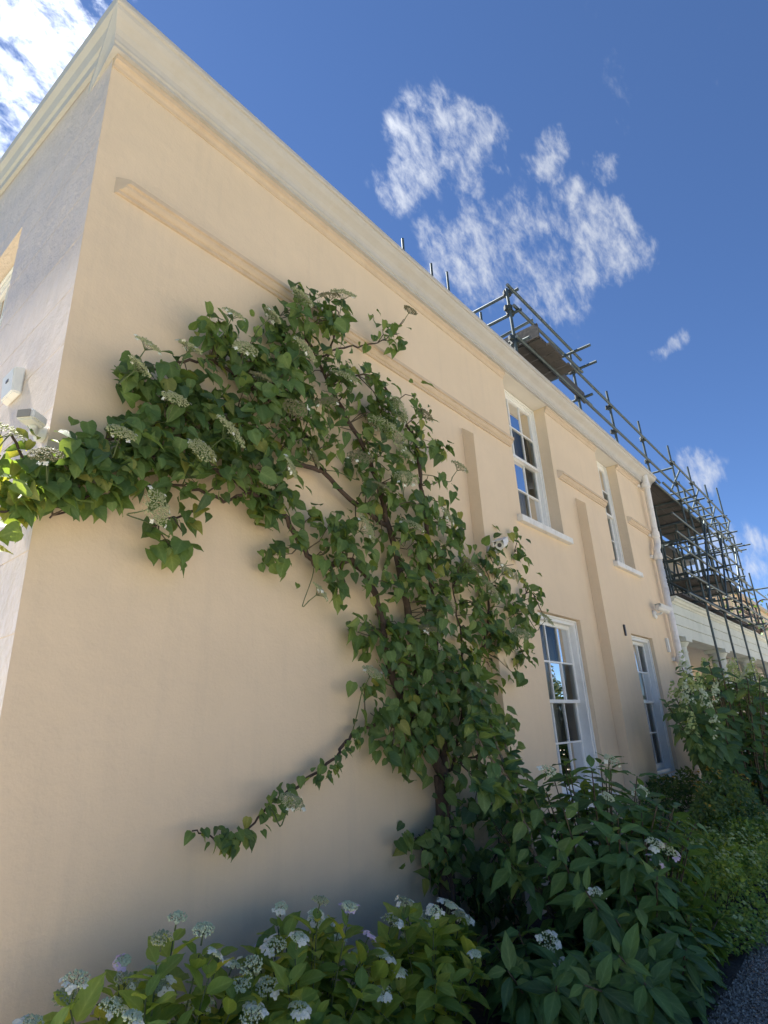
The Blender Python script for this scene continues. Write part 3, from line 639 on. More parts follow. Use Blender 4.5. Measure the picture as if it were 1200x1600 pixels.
for z in (5.72, 5.3, 4.42): pole((12.2, -0.37, z), (19.8, -0.37, z + 0.02)); pole((12.2, 0.93, z + 0.1), (19.6, 0.93, z + 0.1))
for z in (7.2, 6.75): pole((12.1, 0.95, z), (19.9, 0.95, z))
for x in STD[4:-1]:
    pole((x + 0.1, -0.39, 4.0), (x + 1.75, -0.39, 6.3))
    pole((x + 1.7, 0.9, 4.0), (x + 0.2, 0.9, 6.3))
for z, xs in ((6.45, (12.0, 14.6, 17.3)), (5.05, (16.4, 19.6))):
    for a, b in zip(xs[:-1], xs[1:]):
        y = -0.2
        while y < 0.85:
            board(a + random.uniform(-0.05, 0.05), b + random.uniform(-0.08, 0.05), y, y + 0.215, z + random.uniform(0, 0.006)); y += 0.228
for a, b in ((12.6, 15.3), (15.35, 18.5), (18.55, 21)):
    for y in (-0.14, 0.09, 0.32): board(a + random.uniform(-.1, .1), b, y, y + 0.215, 4.008)
# further bay beyond
for x in (21.3, 23.4, 25.6):
    pole((x, -0.30, GZ), (x, -0.30, 5.9 - 0.35 * (x - 21.3))); clamp((x, -0.3, 4.4))
pole((19.0, -0.35, 5.3), (25.9, -0.35, 5.3)); pole((19.0, -0.36, 4.42), (25.9, -0.36, 4.42)); pole((21.25, -1.1, 5.32), (21.25, 1.1, 5.32)); pole((23.3, -1.0, 4.44), (23.3, 1.1, 4.44))
for x, y, h in ((5.57, 1.5, 9.76), (6.43, 1.5, 9.79), (6.98, 1.5, 9.96)):
    zr = 6.605 + (y + 0.17) * PITCH - 0.01
    o = pole((x, y, zr), (x, y, h), None, name='scaffold_pole')
    o.data = cyl
    tag(o, 'lone upright scaffold pole rising from behind the plain stretch of cornice', 'pole', 'lone poles on the roof')

# ------------------------------------------------------------------ plants
def leaf_shape(kind):
    """unit leaf: length 1 along +y, face up +z; folded on the midrib, tip drooping"""
    if kind == 'heart': prof = [(0.0, 0.05), (-0.05, 0.25), (0.12, 0.39), (0.38, 0.42), (0.64, 0.33), (0.84, 0.15), (0.93, 0.05), (1.0, 0.0)]
    elif kind == 'heartb': prof = [(0.0, 0.05), (-0.03, 0.20), (0.14, 0.36), (0.36, 0.37), (0.62, 0.25), (0.82, 0.13), (0.94, 0.04), (1.0, 0.0)]
    elif kind == 'ovate': prof = [(0.0, 0.02), (0.10, 0.19), (0.30, 0.31), (0.55, 0.30), (0.78, 0.17), (0.9, 0.07), (1.0, 0.0)]
    elif kind == 'lance': prof = [(0.0, 0.02), (0.13, 0.14), (0.36, 0.235), (0.60, 0.20), (0.84, 0.08), (1.0, 0.0)]
    else: prof = [(0.0, 0.06), (0.25, 0.34), (0.6, 0.36), (1.0, 0.0)]
    vs = []; fs = []
    for i, (t, w) in enumerate(prof):
        tm = max(t, 0.0) if i else 0.0
        zc = (-0.22 if kind != 'heartb' else -0.36) * tm * tm
        fold = (0.28 if kind != 'heartb' else 0.42) * w
        wave = 0.03 * math.sin(i * 2.1)
        vs += [(-w, t, zc + fold + wave), (0, tm, zc), (w, t, zc + fold - wave)]
    for i in range(len(prof) - 1):
        a = i * 3; b = a + 3
        fs += [(a, a + 1, b + 1, b), (a + 1, a + 2, b + 2, b + 1)]
    rib = np.tile([0.0, 1.0, 0.0], len(prof)); al = np.repeat([max(t, 0) for t, w in prof], 3)
    return np.array(vs), fs, rib, al
def set_attr(me, rib, al, n):
    for nm, arr in (('rib', rib), ('along', al)):
        a = me.attributes.new(nm, 'FLOAT', 'POINT'); a.data.foreach_set('value', np.tile(arr, n))
SHAPES = {k: leaf_shape(k) for k in ('heart', 'heartb', 'ovate', 'lance', 'small')}
LEAFMESH = {}
def leaf_mesh(kind, setname, mi):
    key = (kind, setname, mi)
    if key not in LEAFMESH:
        me = bpy.data.meshes.new('leaf'); v, f, rb, al = SHAPES[kind]; me.from_pydata([tuple(p) for p in v], [], f); set_attr(me, rb, al, 1)
        me.materials.append(LEAFSETS[setname][mi]); me.polygons.foreach_set('use_smooth', [True] * len(f)); me.update()
        LEAFMESH[key] = me
    return LEAFMESH[key]
def leaf_frame(tip, nrm):
    tip = tip.normalized(); n = (nrm - tip * nrm.dot(tip))
    if n.length < 1e-3: n = tip.orthogonal()
    n.normalize(); s = tip.cross(n)
    return s, tip, n
def rv(a=1.0): return Vector((random.gauss(0, a), random.gauss(0, a), random.gauss(0, a)))
def add_leaves(parent, leaves, kind, setname, singles=300, part='foliage'):
    """leaves: (position, tip direction, normal, length, shade). The ones that show largest are objects, the rest one mesh."""
    def score(l): return l[3] / (Vector(l[0]) - CAM).length * (1 + 0.25 * max(0, (CAM - Vector(l[0])).normalized().dot(Vector(l[2]).normalized())))
    order = sorted(leaves, key=lambda l: -score(l) - random.uniform(0, 0.006))
    for (p, tip, nrm, ln, mi) in order[:singles]:
        s, t, n = leaf_frame(tip, nrm); w = ln * random.uniform(0.78, 1.12)
        mt = Matrix(((s.x * w, t.x * ln, n.x * ln, p[0]), (s.y * w, t.y * ln, n.y * ln, p[1]), (s.z * w, t.z * ln, n.z * ln, p[2]), (0, 0, 0, 1)))
        link('leaf', leaf_mesh(kind, setname, mi), parent, mt)
    rest = order[singles:]
    if rest:
        v, f, rb, al = SHAPES[kind]; nv = len(v); allv = np.zeros((len(rest) * nv, 3)); fi = []; mis = []
        for k, (p, tip, nrm, ln, mi) in enumerate(rest):
            s, t, n = leaf_frame(tip, nrm); w = ln * random.uniform(0.78, 1.12)
            A = np.array([[s.x * w, s.y * w, s.z * w], [t.x * ln, t.y * ln, t.z * ln], [n.x * ln, n.y * ln, n.z * ln]])
            allv[k * nv:(k + 1) * nv] = v @ A + np.array(p)
            fi += [tuple(i + k * nv for i in q) for q in f]; mis += [mi] * len(f)
        me = bpy.data.meshes.new(part); me.from_pydata(allv.tolist(), [], fi); set_attr(me, rb, al, len(rest))
        for mt in LEAFSETS[setname]: me.materials.append(mt)
        me.polygons.foreach_set('material_index', mis); me.polygons.foreach_set('use_smooth', [True] * len(fi)); me.update()
        tag(link(part, me, parent), kind='stuff')
def octa(mb, c, r, mi=0):
    x, y, z = c
    mb.add([(x + r, y, z), (x, y + r, z), (x - r, y, z), (x, y - r, z), (x, y, z + r), (x, y, z - r)], [(0, 1, 4), (1, 2, 4), (2, 3, 4), (3, 0, 4), (1, 0, 5), (2, 1, 5), (3, 2, 5), (0, 3, 5)], mi)
def floret4(mb, c, nrm, r, mi, petals=4):
    """a flat flower of broad petals"""
    a = nrm.orthogonal().normalized(); b = nrm.cross(a); ph = random.uniform(0, 6)
    for k in range(petals):
        t = ph + 2 * math.pi * k / petals; d = a * math.cos(t) + b * math.sin(t); e = nrm.cross(d)
        L = r * random.uniform(0.85, 1.1); W2 = L * 0.46; up = nrm * L * 0.15
        mb.add([c, c + d * L * 0.45 + e * W2 + up, c + d * L + e * W2 * 0.5, c + d * L - e * W2 * 0.5, c + d * L * 0.45 - e * W2 + up], [(0, 1, 2, 3, 4)], mi)
def flower_head(parent, base, axis, dia, mats, nbeads=110, nwhite=7, bead=0.0042, lacy=0.5, name='flower_head', white_r=0.016, pet=None, root=None):
    """flat-domed lacecap head: stalks, bead-like fertile florets, pale sterile florets round the rim"""
    axis = axis.normalized(); a = axis.orthogonal().normalized(); b = axis.cross(a); base = Vector(base)
    R0 = dia / 2
    mb = MB()
    top = base + axis * R0 * 0.75
    mb.tube([base - axis * R0 * 0.9, base], [0.004, 0.003], 4, 1)
    if root is not None:
        lo = base - axis * R0 * 0.85; root = Vector(root)
        mb.tube(dense([lo + axis * 0.01, lo - axis * 0.05, root + (lo - root) * 0.4, root], 3), [0.004] * 10, 4, 1)
    spokes = 9
    for k in range(spokes):
        t = 2 * math.pi * k / spokes + random.uniform(-.2, .2); d = a * math.cos(t) + b * math.sin(t)
        mb.tube([base, base + d * R0 * 0.45 + axis * R0 * 0.4, base + d * R0 * 0.85 + axis * R0 * 0.55], [0.0022, 0.0017, 0.001], 3, 1)
    for k in range(nbeads):
        r = R0 * math.sqrt(random.random()); t = random.uniform(0, 6.283)
        # clustered along the spokes
        t = round(t / 6.283 * spokes) / spokes * 6.283 + random.gauss(0, lacy)
        h = R0 * (0.70 - 0.22 * (r / R0) ** 2) + random.gauss(0, R0 * 0.05)
        octa(mb, base + (a * math.cos(t) + b * math.sin(t)) * r + axis * h, bead * random.uniform(0.7, 1.3), 0)
    fh = mb.build(name, [mats, M['green_stem']], parent)
    wb = MB()
    for k in range(nwhite):
        t = random.uniform(0, 6.283); d = a * math.cos(t) + b * math.sin(t)
        c = base + d * R0 * random.uniform(0.9, 1.1) + axis * R0 * random.uniform(0.35, 0.6)
        floret4(wb, c, (axis + d * 0.5 + rv(0.25)).normalized(), white_r * random.uniform(0.7, 1.15), 0)
    if nwhite: tag(wb.build('sterile_florets', pet or M['petal'], fh), kind='stuff')
    return fh

# ---- climbing hydrangea on the front wall
VINE_BLOBS = [
    (1.85, 4.99, 0.44, 0.26, -0.0, -0.26, 90), (1.38, 4.44, 0.44, 0.23, 0.01, -0.29, 120), (1.71, 4.24, 0.63, 0.29, 0.0, -0.36, 150), (1.16, 3.78, 0.44, 0.18, 0.01, -0.31, 150),
    (1.71, 3.78, 0.4, 0.15, 0.0, -0.2, 60), (2.4, 4.43, 0.52, 0.23, -0.01, -0.27, 80), (2.94, 4.38, 0.41, 0.16, -0.03, -0.36, 60), (3.1, 3.88, 0.52, 0.16, -0.04, -0.42, 75),
    (2.45, 3.74, 0.51, 0.16, -0.02, -0.31, 60), (0.76, 3.62, 0.28, 0.11, 0.01, -0.16, 70), (0.49, 3.28, 0.28, 0.1, 0.02, -0.17, 95), (0.21, 3.03, 0.2, 0.07, 0.02, -0.15, 95),
    (0.03, 2.91, 0.11, 0.03, 0.02, -0.12, 40), (0.88, 3.29, 0.33, 0.11, 0.02, -0.22, 100), (1.29, 3.32, 0.33, 0.1, 0.01, -0.24, 60), (0.97, 4.29, 0.24, 0.13, 0.01, -0.13, 34),
    (0.48, 3.78, 0.23, 0.11, 0.01, -0.12, 42), (0.64, 2.74, 0.18, 0.04, 0.01, -0.07, 22), (1.59, 3.16, 0.3, 0.08, 0.0, -0.17, 45), (1.91, 2.93, 0.4, 0.08, -0.0, -0.18, 55),
    (1.54, 2.75, 0.11, 0.02, 0.0, -0.06, 9), (2.0, 2.55, 0.17, 0.02, -0.0, -0.15, 18), (2.68, 3.39, 0.53, 0.13, -0.02, -0.31, 60), (3.24, 3.4, 0.63, 0.15, -0.05, -0.4, 110),
    (2.82, 2.89, 0.54, 0.09, -0.02, -0.23, 45), (3.62, 3.09, 0.57, 0.1, -0.06, -0.4, 105), (4.65, 3.28, 0.62, 0.11, -0.07, -0.32, 60), (4.8, 2.72, 0.65, 0.07, -0.11, -0.42, 100),
    (3.88, 2.62, 0.73, 0.08, -0.07, -0.4, 110), (4.53, 2.16, 0.51, 0.02, -0.07, -0.27, 45), (3.05, 2.53, 0.48, 0.05, -0.04, -0.35, 85), (2.52, 2.27, 0.33, 0.03, -0.01, -0.18, 48),
    (2.73, 1.88, 0.4, 0.01, -0.02, -0.24, 80), (3.46, 2.0, 0.73, 0.02, -0.05, -0.34, 160), (3.81, 1.62, 0.74, -0.02, -0.06, -0.32, 150), (2.94, 1.54, 0.42, -0.02, -0.02, -0.18, 72),
    (2.36, 1.95, 0.16, 0.0, -0.0, -0.09, 12), (3.15, 0.77, 0.44, -0.07, -0.02, -0.16, 75), (3.49, 0.4, 0.55, -0.11, -0.04, -0.2, 95), (4.08, 0.75, 0.49, -0.07, -0.06, -0.26, 70),
    (3.18, 0.09, 0.36, -0.09, -0.02, -0.13, 55), (3.89, 0.16, 0.4, -0.09, -0.04, -0.2, 45), (3.71, 1.05, 0.56, -0.06, -0.03, -0.19, 50), (2.98, 5.43, 0.31, 0.17, -0.02, -0.2, 22),
    (3.31, 1.3, 0.55, -0.04, -0.02, -0.12, 28),
]
VINE_STEMS = [
    (0.06, 0.045, [(3.3, -0.11), (3.24, 0.29), (3.25, 0.72), (3.28, 1.23)]),
    (0.04, 0.008, [(3.28, 1.23), (3.09, 1.64), (3.02, 2.1), (3.0, 2.4), (2.91, 2.78), (2.79, 3.29), (2.65, 3.64), (2.45, 3.96), (2.22, 4.25), (1.99, 4.53), (1.77, 4.81), (1.66, 5.02)]),
    (0.035, 0.007, [(3.3, 1.23), (3.41, 1.63), (3.38, 2.12), (3.36, 2.57), (3.35, 3.19), (3.3, 3.83), (3.23, 4.3), (2.97, 4.63), (2.67, 4.79), (2.36, 4.64)]),
    (0.035, 0.007, [(3.29, 1.28), (2.97, 1.69), (2.71, 2.04), (2.62, 2.49), (2.51, 2.69), (2.25, 2.86), (1.97, 2.77), (1.78, 2.86), (1.53, 3.11), (1.24, 3.18), (0.98, 3.25), (0.7, 3.25), (0.41, 3.2), (0.2, 3.09), (0.04, 3.01)]),
    (0.022, 0.006, [(2.79, 3.29), (2.35, 3.38), (1.98, 3.56), (1.77, 3.83), (1.51, 3.95), (1.2, 4.04), (0.93, 4.08), (0.69, 3.96), (0.49, 3.81), (0.37, 3.8)]),
    (0.02, 0.006, [(1.98, 3.56), (1.64, 3.56), (1.34, 3.62), (0.96, 3.63), (0.68, 3.52), (0.4, 3.3), (0.16, 3.15), (-0.02, 3.01)]),
    (0.012, 0.005, [(1.24, 3.18), (1.09, 3.07), (0.9, 3.07), (0.63, 3.05), (0.26, 2.9), (0.15, 2.79), (0.04, 2.7)]),
    (0.022, 0.006, [(3.41, 1.63), (3.87, 1.9), (4.25, 2.41), (4.4, 2.83), (4.62, 3.21), (5.14, 3.54)]),
    (0.012, 0.005, [(4.25, 2.41), (4.78, 2.7), (5.41, 3.07), (5.66, 2.79)]),
    (0.014, 0.004, [(2.96, 1.64), (2.64, 1.67), (2.35, 1.61), (2.14, 1.51), (2.02, 1.42), (1.78, 1.3), (1.57, 1.24), (1.43, 1.15), (1.25, 1.06), (1.12, 1.08), (0.98, 1.14)]),
    (0.016, 0.005, [(3.22, 0.3), (3.46, 0.38), (3.8, 0.4), (4.3, 0.67), (4.49, 0.97)]),
    (0.016, 0.005, [(3.28, 1.23), (3.66, 1.31), (4.11, 1.39), (4.61, 1.42)]),
    (0.01, 0.004, [(1.99, 4.67), (2.24, 4.89), (2.6, 5.11), (2.91, 5.36), (3.24, 5.79)]),
    (0.012, 0.005, [(1.99, 4.53), (2.16, 4.96), (2.15, 5.31)]),
    (0.014, 0.006, [(3.45, 1.27), (3.74, 1.79), (3.78, 2.37), (3.69, 2.86)]),
    (0.012, 0.005, [(3.32, 0.15), (3.51, 0.15), (3.85, 0.14), (4.06, 0.12)]),
    (0.01, 0.004, [(3.25, 0.72), (3.12, 0.77), (2.99, 0.72)]),
    (0.01, 0.004, [(0.86, 2.95), (0.73, 2.87), (0.58, 2.77)]),
]
VINE_HEADS = [(1.53, 4.85, 0.18), (1.87, 5.06, 0.16), (0.58, 3.86, 0.12), (0.27, 3.58, 0.12), (0.32, 3.75, 0.08), (0.87, 4.27, 0.09), (0.86, 3.36, 0.22), (0.72, 3.2, 0.16), (2.45, 3.93, 0.34), (2.55, 4.21, 0.23), (2.15, 3.04, 0.21), (0.4, 2.75, 0.17), (1.34, 3.28, 0.14), (3.52, 3.96, 0.17), (2.13, 1.95, 0.11), (1.43, 1.21, 0.13), (2.97, 5.56, 0.13), (3.58, 2.93, 0.25), (1.69, 2.48, 0.11), (5.24, 2.66, 0.16), (1.8, 3.98, 0.16), (1.49, 4.3, 0.21), (2.08, 3.57, 0.18), (2.91, 2.33, 0.14), (3.55, 1.86, 0.15), (3.1, 4.41, 0.16), (1.15, 3.91, 0.15), (0.23, 3.13, 0.1), (3.34, 3.44, 0.18), (2.68, 3.58, 0.19), (3.83, 2.78, 0.19), (1.63, 3.48, 0.14), (-0.09, 2.9, 0.11), (1.99, 4.3, 0.21), (0.98, 4.04, 0.15), (2.61, 3.8, 0.2), (1.44, 3.78, 0.16), (2.82, 3.2, 0.19), (4.19, 3.02, 0.2), (4.43, 2.4, 0.17), (3.22, 2.58, 0.16), (1.93, 5.05, 0.19), (1.24, 4.52, 0.14), (0.5, 3.44, 0.11), (2.42, 3.45, 0.16)]

vine = empty('climbing_hydrangea', (3.3, -0.07, GZ), 'climbing hydrangea with heart shaped leaves and lacy flower heads trained over the blank wall', 'climber')
stem_pts = []
for k, (r0, r1, pts) in enumerate(VINE_STEMS):
    P = dense([(x, -0.085 - (0.02 if k else 0) + random.uniform(-0.03, 0.02), z) for x, z in pts], 5, 0.012)
    n = len(P); rad = [r0 + (r1 - r0) * i / (n - 1) for i in range(n)]
    for q, r in zip(P, rad): q.y = min(q.y, -r - 0.004)
    MB().tube(P, rad, 8, 0, 0.12).build('trunk' if k == 0 else 'stem', M['bark'], vine, smooth=True)
    stem_pts += [(q, k) for q in P]
    if k == 0:      # two older stems twisted round the trunk
        for ph in (0, 2.3):
            Q = [q + Vector((0.055 * math.cos(ph + i * 0.45), -0.02 + 0.03 * math.sin(ph + i * 0.45), 0)) for i, q in enumerate(P)]
            MB().tube(Q, [0.026] * n, 7, 0, 0.2).build('stem', M['bark'], vine, smooth=True)
# the shoot that passes the corner into the sun
cs = dense([(0.10, -0.10, 2.78), (-0.05, -0.14, 2.72), (-0.22, -0.10, 2.66), (-0.42, 0.02, 2.62)], 5, 0.006)
MB().tube(cs, [0.011 - 0.0004 * i for i in range(len(cs))], 6).build('stem', M['bark'], vine, smooth=True)
cs2 = dense([(-0.05, -0.14, 2.85), (-0.14, -0.12, 2.98), (-0.2, -0.08, 3.1)], 4, 0.006)
MB().tube(cs2, [0.007] * len(cs2), 6).build('stem', M['bark'], vine, smooth=True)
def vine_leaf(p, size):
    tip = Vector((random.gauss(0, 0.65), -0.45 + random.gauss(0, 0.45), -0.7 + random.gauss(0, 0.45)))
    nrm = Vector((random.gauss(0, 0.55) - 0.1, -0.9, 0.75 + random.gauss(0, 0.55)))
    r = random.random(); mi = 0 if r < .3 else 1 if r < .58 else 2 if r < .80 else 3 if r < .95 else 4
    return (tuple(p), tip, nrm, size, mi)
vl = []
twigs = MB()
clumps = []
SPT = np.array([tuple(q) for q, _ in stem_pts])
for (cx, cz, ax, az, bx, bz, n) in VINE_BLOBS:
    thick = 0.10 + 0.22 * min(1, (abs(ax) + abs(bz)) / 0.8)
    nc = max(2, n // 6)
    for c in range(nc):     # leaves stand in clumps on short side shoots
        r = math.sqrt(random.random()) * 1.02; t = random.uniform(0, 6.283); u, v = r * math.cos(t), r * math.sin(t)
        y = -0.07 - thick * (random.random() ** 0.8) * (1.05 - 0.5 * r)
        cpos = Vector((cx + ax * u + bx * v, y, cz + az * u + bz * v))
        d2 = ((SPT - np.array(tuple(cpos))) ** 2).sum(1); j = int(d2.argmin())
        if True:
            q = Vector(SPT[j])
            if d2[j] > 0.14: cpos = q + (cpos - q) * (0.37 / math.sqrt(d2[j])) * random.uniform(0.8, 1.2)
            midp = (q + cpos) / 2 + Vector((random.gauss(0, .03), -0.02, random.gauss(0, .03) + 0.02))
            twigs.tube([q, midp, cpos], [0.006, 0.0045, 0.003], 4)
        for k in range(random.choice((6, 8, 9, 11))):
            p = cpos + Vector((random.gauss(0, 0.075), random.gauss(0, 0.05), random.gauss(0, 0.07)))
            p.y = min(p.y, -0.03)
            vl.append(vine_leaf(p, random.uniform(0.045, 0.085) if random.random() < 0.35 else random.uniform(0.085, 0.145)))
tag(twigs.build('side_shoots', M['twig'], vine), kind='stuff')
# small leaves along the low shoot and the main stems
for q, k in stem_pts:
    nn = (4 if math.sin(q.x * 17) > -0.35 else 1) if k == 9 else (1 if k > 0 and random.random() < 0.5 else 0)
    for _ in range(nn):
        p = q + Vector((random.gauss(0, 0.035), -0.02 - abs(random.gauss(0, 0.02)), random.gauss(0, 0.04)))
        vl.append(vine_leaf(p, random.uniform(0.04, 0.08) if k == 9 else random.uniform(0.06, 0.11)))
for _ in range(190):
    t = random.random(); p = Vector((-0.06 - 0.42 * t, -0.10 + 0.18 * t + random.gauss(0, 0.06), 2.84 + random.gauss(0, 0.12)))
    l = vine_leaf(p, random.uniform(0.07, 0.12)); vl.append(l[:4] + (random.choice((1, 2, 2, 4, 4)),))  # mostly the pale and yellow shades: sunlit brightness put into the leaf colour
random.shuffle(vl)
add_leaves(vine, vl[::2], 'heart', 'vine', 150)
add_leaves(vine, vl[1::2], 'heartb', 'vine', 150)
for (x, z, d) in VINE_HEADS:
    old = random.random() < 0.3
    y = -0.30 - random.uniform(0, 0.12)
    ax = Vector((random.gauss(0, 0.35), -0.75, 0.65 + random.gauss(0, 0.3)))
    # the head leans outwards; its stalk comes from the leaves behind it
    jj = int(((SPT - np.array((x, y, z))) ** 2).sum(1).argmin())
    flower_head(vine, (x, y, z), ax, max(0.16, d * 1.2), M['floret_old'] if old else M['floret'], int(190 + 900 * d), 3 if old else random.randint(4, 9), 0.0048, 0.30, root=SPT[jj])
flower_head(vine, (-0.25, -0.1, 3.05), Vector((0.1, -0.5, 0.8)), 0.2, M['floret'], 150, 3, 0.005, 0.3, root=tuple(cs2[-1]))

# ---- mop of dense leaf helpers for shrubs
def shrub(name, label, cat, base, stems, kind, setname, size, per, spread, droop, stem_mat, singles=300, group=None, up=0.3, stem_r=0.008, jit=0.0):
    """stems: lists of points from the ground up; leaves in pairs along the upper part of each stem"""
    t = empty(name, base, label, cat, group)
    lv = []
    for pts in stems:
        P = dense(pts, 5, jit); n = len(P)
        MB().tube(P, [stem_r * (1 - 0.6 * i / (n - 1)) for i in range(n)], 5).build('stem', stem_mat, t, smooth=True)
        ph = random.uniform(0, 3.14)
        for k in range(per):
            f = 1 - (k / per) ** 1.15 * spread; i = min(n - 1, max(1, int(f * (n - 1)))); q = P[i]; ax = (P[i] - P[i - 1]).normalized()
            a = ax.orthogonal().normalized(); b = ax.cross(a); ang = ph + (k * 1.571)
            for s in (0, math.pi):
                d = a * math.cos(ang + s) + b * math.sin(ang + s)
                ln = size * random.uniform(0.7, 1.15) * (0.65 if k == 0 else 1.0)
                tip = d + ax * (up + (0.5 if k < 2 else 0)) + Vector((0, 0, -droop * random.uniform(0.6, 1.4))) + rv(0.15)
                nrm = ax * 0.7 + Vector((0, -0.25, 0.75)) + rv(0.22)
                mi = random.choices(range(len(LEAFSETS[setname])), [4, 4, 2, 1][:len(LEAFSETS[setname])])[0]
                lv.append((tuple(q + d * 0.012), tip, nrm, ln, mi))
    add_leaves(t, lv, kind, setname, singles)
    return t
def fan(cx, cy, rx, ry, h, n, lean=0.5, hv=0.2, z0=GZ, drop=0.35):
    out = []
    for k in range(n):
        r = math.sqrt((k + 0.5) / n); t = k * 2.4 + random.uniform(-.3, .3)
        ox, oy = r * math.cos(t) * rx, r * math.sin(t) * ry
        hh = h * (1 - drop * r * r) * random.uniform(1 - hv, 1 + hv)
        bx, by = cx + ox * 0.35, cy + oy * 0.35
        tx, ty = cx + ox, min(cy + oy, -0.10)
        out.append([(bx, by, z0), (bx + (tx - bx) * 0.35, by + (ty - by) * 0.35, z0 + hh * 0.5), (tx, ty, z0 + hh)])
    return out

# ---- pale lacecap hydrangeas at the foot of the wall
def lacecap(label, cx, cy, rx, ry, h, n, heads, size=0.13):
    st = fan(cx, cy, rx, ry, h, n, hv=0.24)
    t = shrub('lacecap_hydrangea', label, 'hydrangea', (cx, cy, GZ), st, 'ovate', 'lace', size, 7, 0.72, 0.22, M['green_stem'], 300, 'lacecap hydrangeas at the foot of the wall', up=0.6)
    for k, s in enumerate(random.sample(st, heads)):
        p = Vector(s[-1]) + Vector((0, -0.02, 0.075))
        flower_head(t, p, Vector((random.gauss(0, .25), -0.35, 1)), random.uniform(0.06, 0.115), M['floret_pale'] if random.random() < .75 else M['floret'], random.randint(80, 140), random.choice((0, 3, 5, 8)), 0.0052, 0.7, white_r=random.uniform(0.018, 0.027), pet=M['petal'] if random.random() < .95 else M['petal_pink'])
    return t
lacecap('broad lacecap hydrangea with white flower heads below the blank wall near the corner', 0.55, -0.50, 0.55, 0.30, 0.74, 32, 20, 0.155)
lacecap('tall lacecap hydrangea with the most flower heads between its two neighbours', 1.42, -0.50, 0.50, 0.30, 0.68, 30, 21, 0.155)
lacecap('narrow lacecap hydrangea with bright leaves beside the foot of the climber', 2.22, -0.66, 0.46, 0.28, 0.58, 26, 17, 0.16)

# ---- big dark hydrangea
st = fan(3.95, -1.05, 1.15, 0.72, 1.34, 46, hv=0.13)
st += fan(3.8, -1.38, 1.1, 0.40, 0.95, 30, hv=0.2) + fan(3.5, -1.58, 1.15, 0.26, 0.5, 40, hv=0.3) + fan(2.85, -1.1, 0.5, 0.45, 0.42, 16, hv=0.3)
big = shrub('villosa_hydrangea', 'tall dark green hydrangea with long leaves and a few pink and white flower heads', 'hydrangea', (3.95, -1.05, GZ), st, 'lance', 'dark', 0.20, 12, 0.92, 0.42, M['twig'], 300, up=0.25, stem_r=0.01)
for (x, y, z, pk, d) in ((3.55, -1.62, 0.66, True, 0.14), (3.75, -1.66, 0.70, True, 0.12), (3.66, -1.6, 0.76, False, 0.10), (2.72, -1.2, 0.36, False, 0.12), (2.76, -1.25, 0.22, False, 0.12),
                         (2.86, -1.45, 0.02, False, 0.13), (3.05, -1.4, 0.56, False, 0.09), (3.9, -1.3, 1.27, False, 0.13), (3.3, -1.05, 1.24, False, 0.12), (4.35, -1.35, 1.02, False, 0.1), (3.6, -1.35, 1.05, False, 0.09), (4.6, -1.2, 0.98, False, 0.1)):
    flower_head(big, (x, y, z), Vector((random.gauss(-.2, .2), -0.6, 0.8)), d, M['floret_pale'], 90, 6 if z < 0.8 else 2, 0.0055, 0.9, white_r=0.024, pet=M['petal_pink'] if pk else M['petal'])
# ---- leggy shrub with a lichened stem between the climber and the dark hydrangea
leg = empty('leggy_shrub', (3.4, -0.85, GZ), 'leggy shrub on a pale lichen covered stem between climber and dark hydrangea', 'shrub')
ls = dense([(3.50, -0.88, GZ), (3.44, -0.9, 0.10), (3.36, -0.9, 0.36), (3.24, -0.9, 0.52), (3.26, -0.9, 0.68), (3.25, -0.88, 0.86)], 5, 0.01)
MB().tube(ls, [0.024 - 0.0005 * i for i in range(len(ls))], 8, 0, 0.2).build('stem', M['lichen_bark'], leg, smooth=True)
lv = []
for pts in ([(3.24, -0.9, 0.54), (3.12, -0.88, 0.62), (3.0, -0.85, 0.68)], [(3.25, -0.88, 0.84), (3.2, -0.85, 1.05), (3.12, -0.8, 1.3)], [(3.25, -0.88, 0.84), (3.36, -0.85, 1.0), (3.5, -0.8, 1.12)], [(3.2, -0.86, 1.05), (3.3, -0.8, 1.25), (3.25, -0.75, 1.5)],
            [(3.12, -0.8, 1.25), (2.95, -0.75, 1.45), (2.92, -0.7, 1.66)], [(3.2, -0.8, 1.1), (3.0, -0.78, 1.15), (2.85, -0.75, 1.2)], [(3.12, -0.8, 1.3), (3.18, -0.7, 1.6), (3.15, -0.62, 1.85)]):
    P = dense(pts, 4, 0.01); MB().tube(P, [0.010 - 0.0006 * i for i in range(len(P))], 6).build('branch', M['lichen_bark'], leg, smooth=True)
    for i, q in enumerate(P[2:]):
        for _ in range(3 if i < len(P) - 5 else 5):
            lv.append((tuple(q), Vector((random.gauss(0, .8), -0.4 + random.gauss(0, .5), random.gauss(-.15, .4))), Vector((random.gauss(0, .3), -0.7, 0.9)), random.uniform(0.10, 0.17), random.choice((1, 2, 3, 3))))
add_leaves(leg, lv, 'ovate', 'pan')
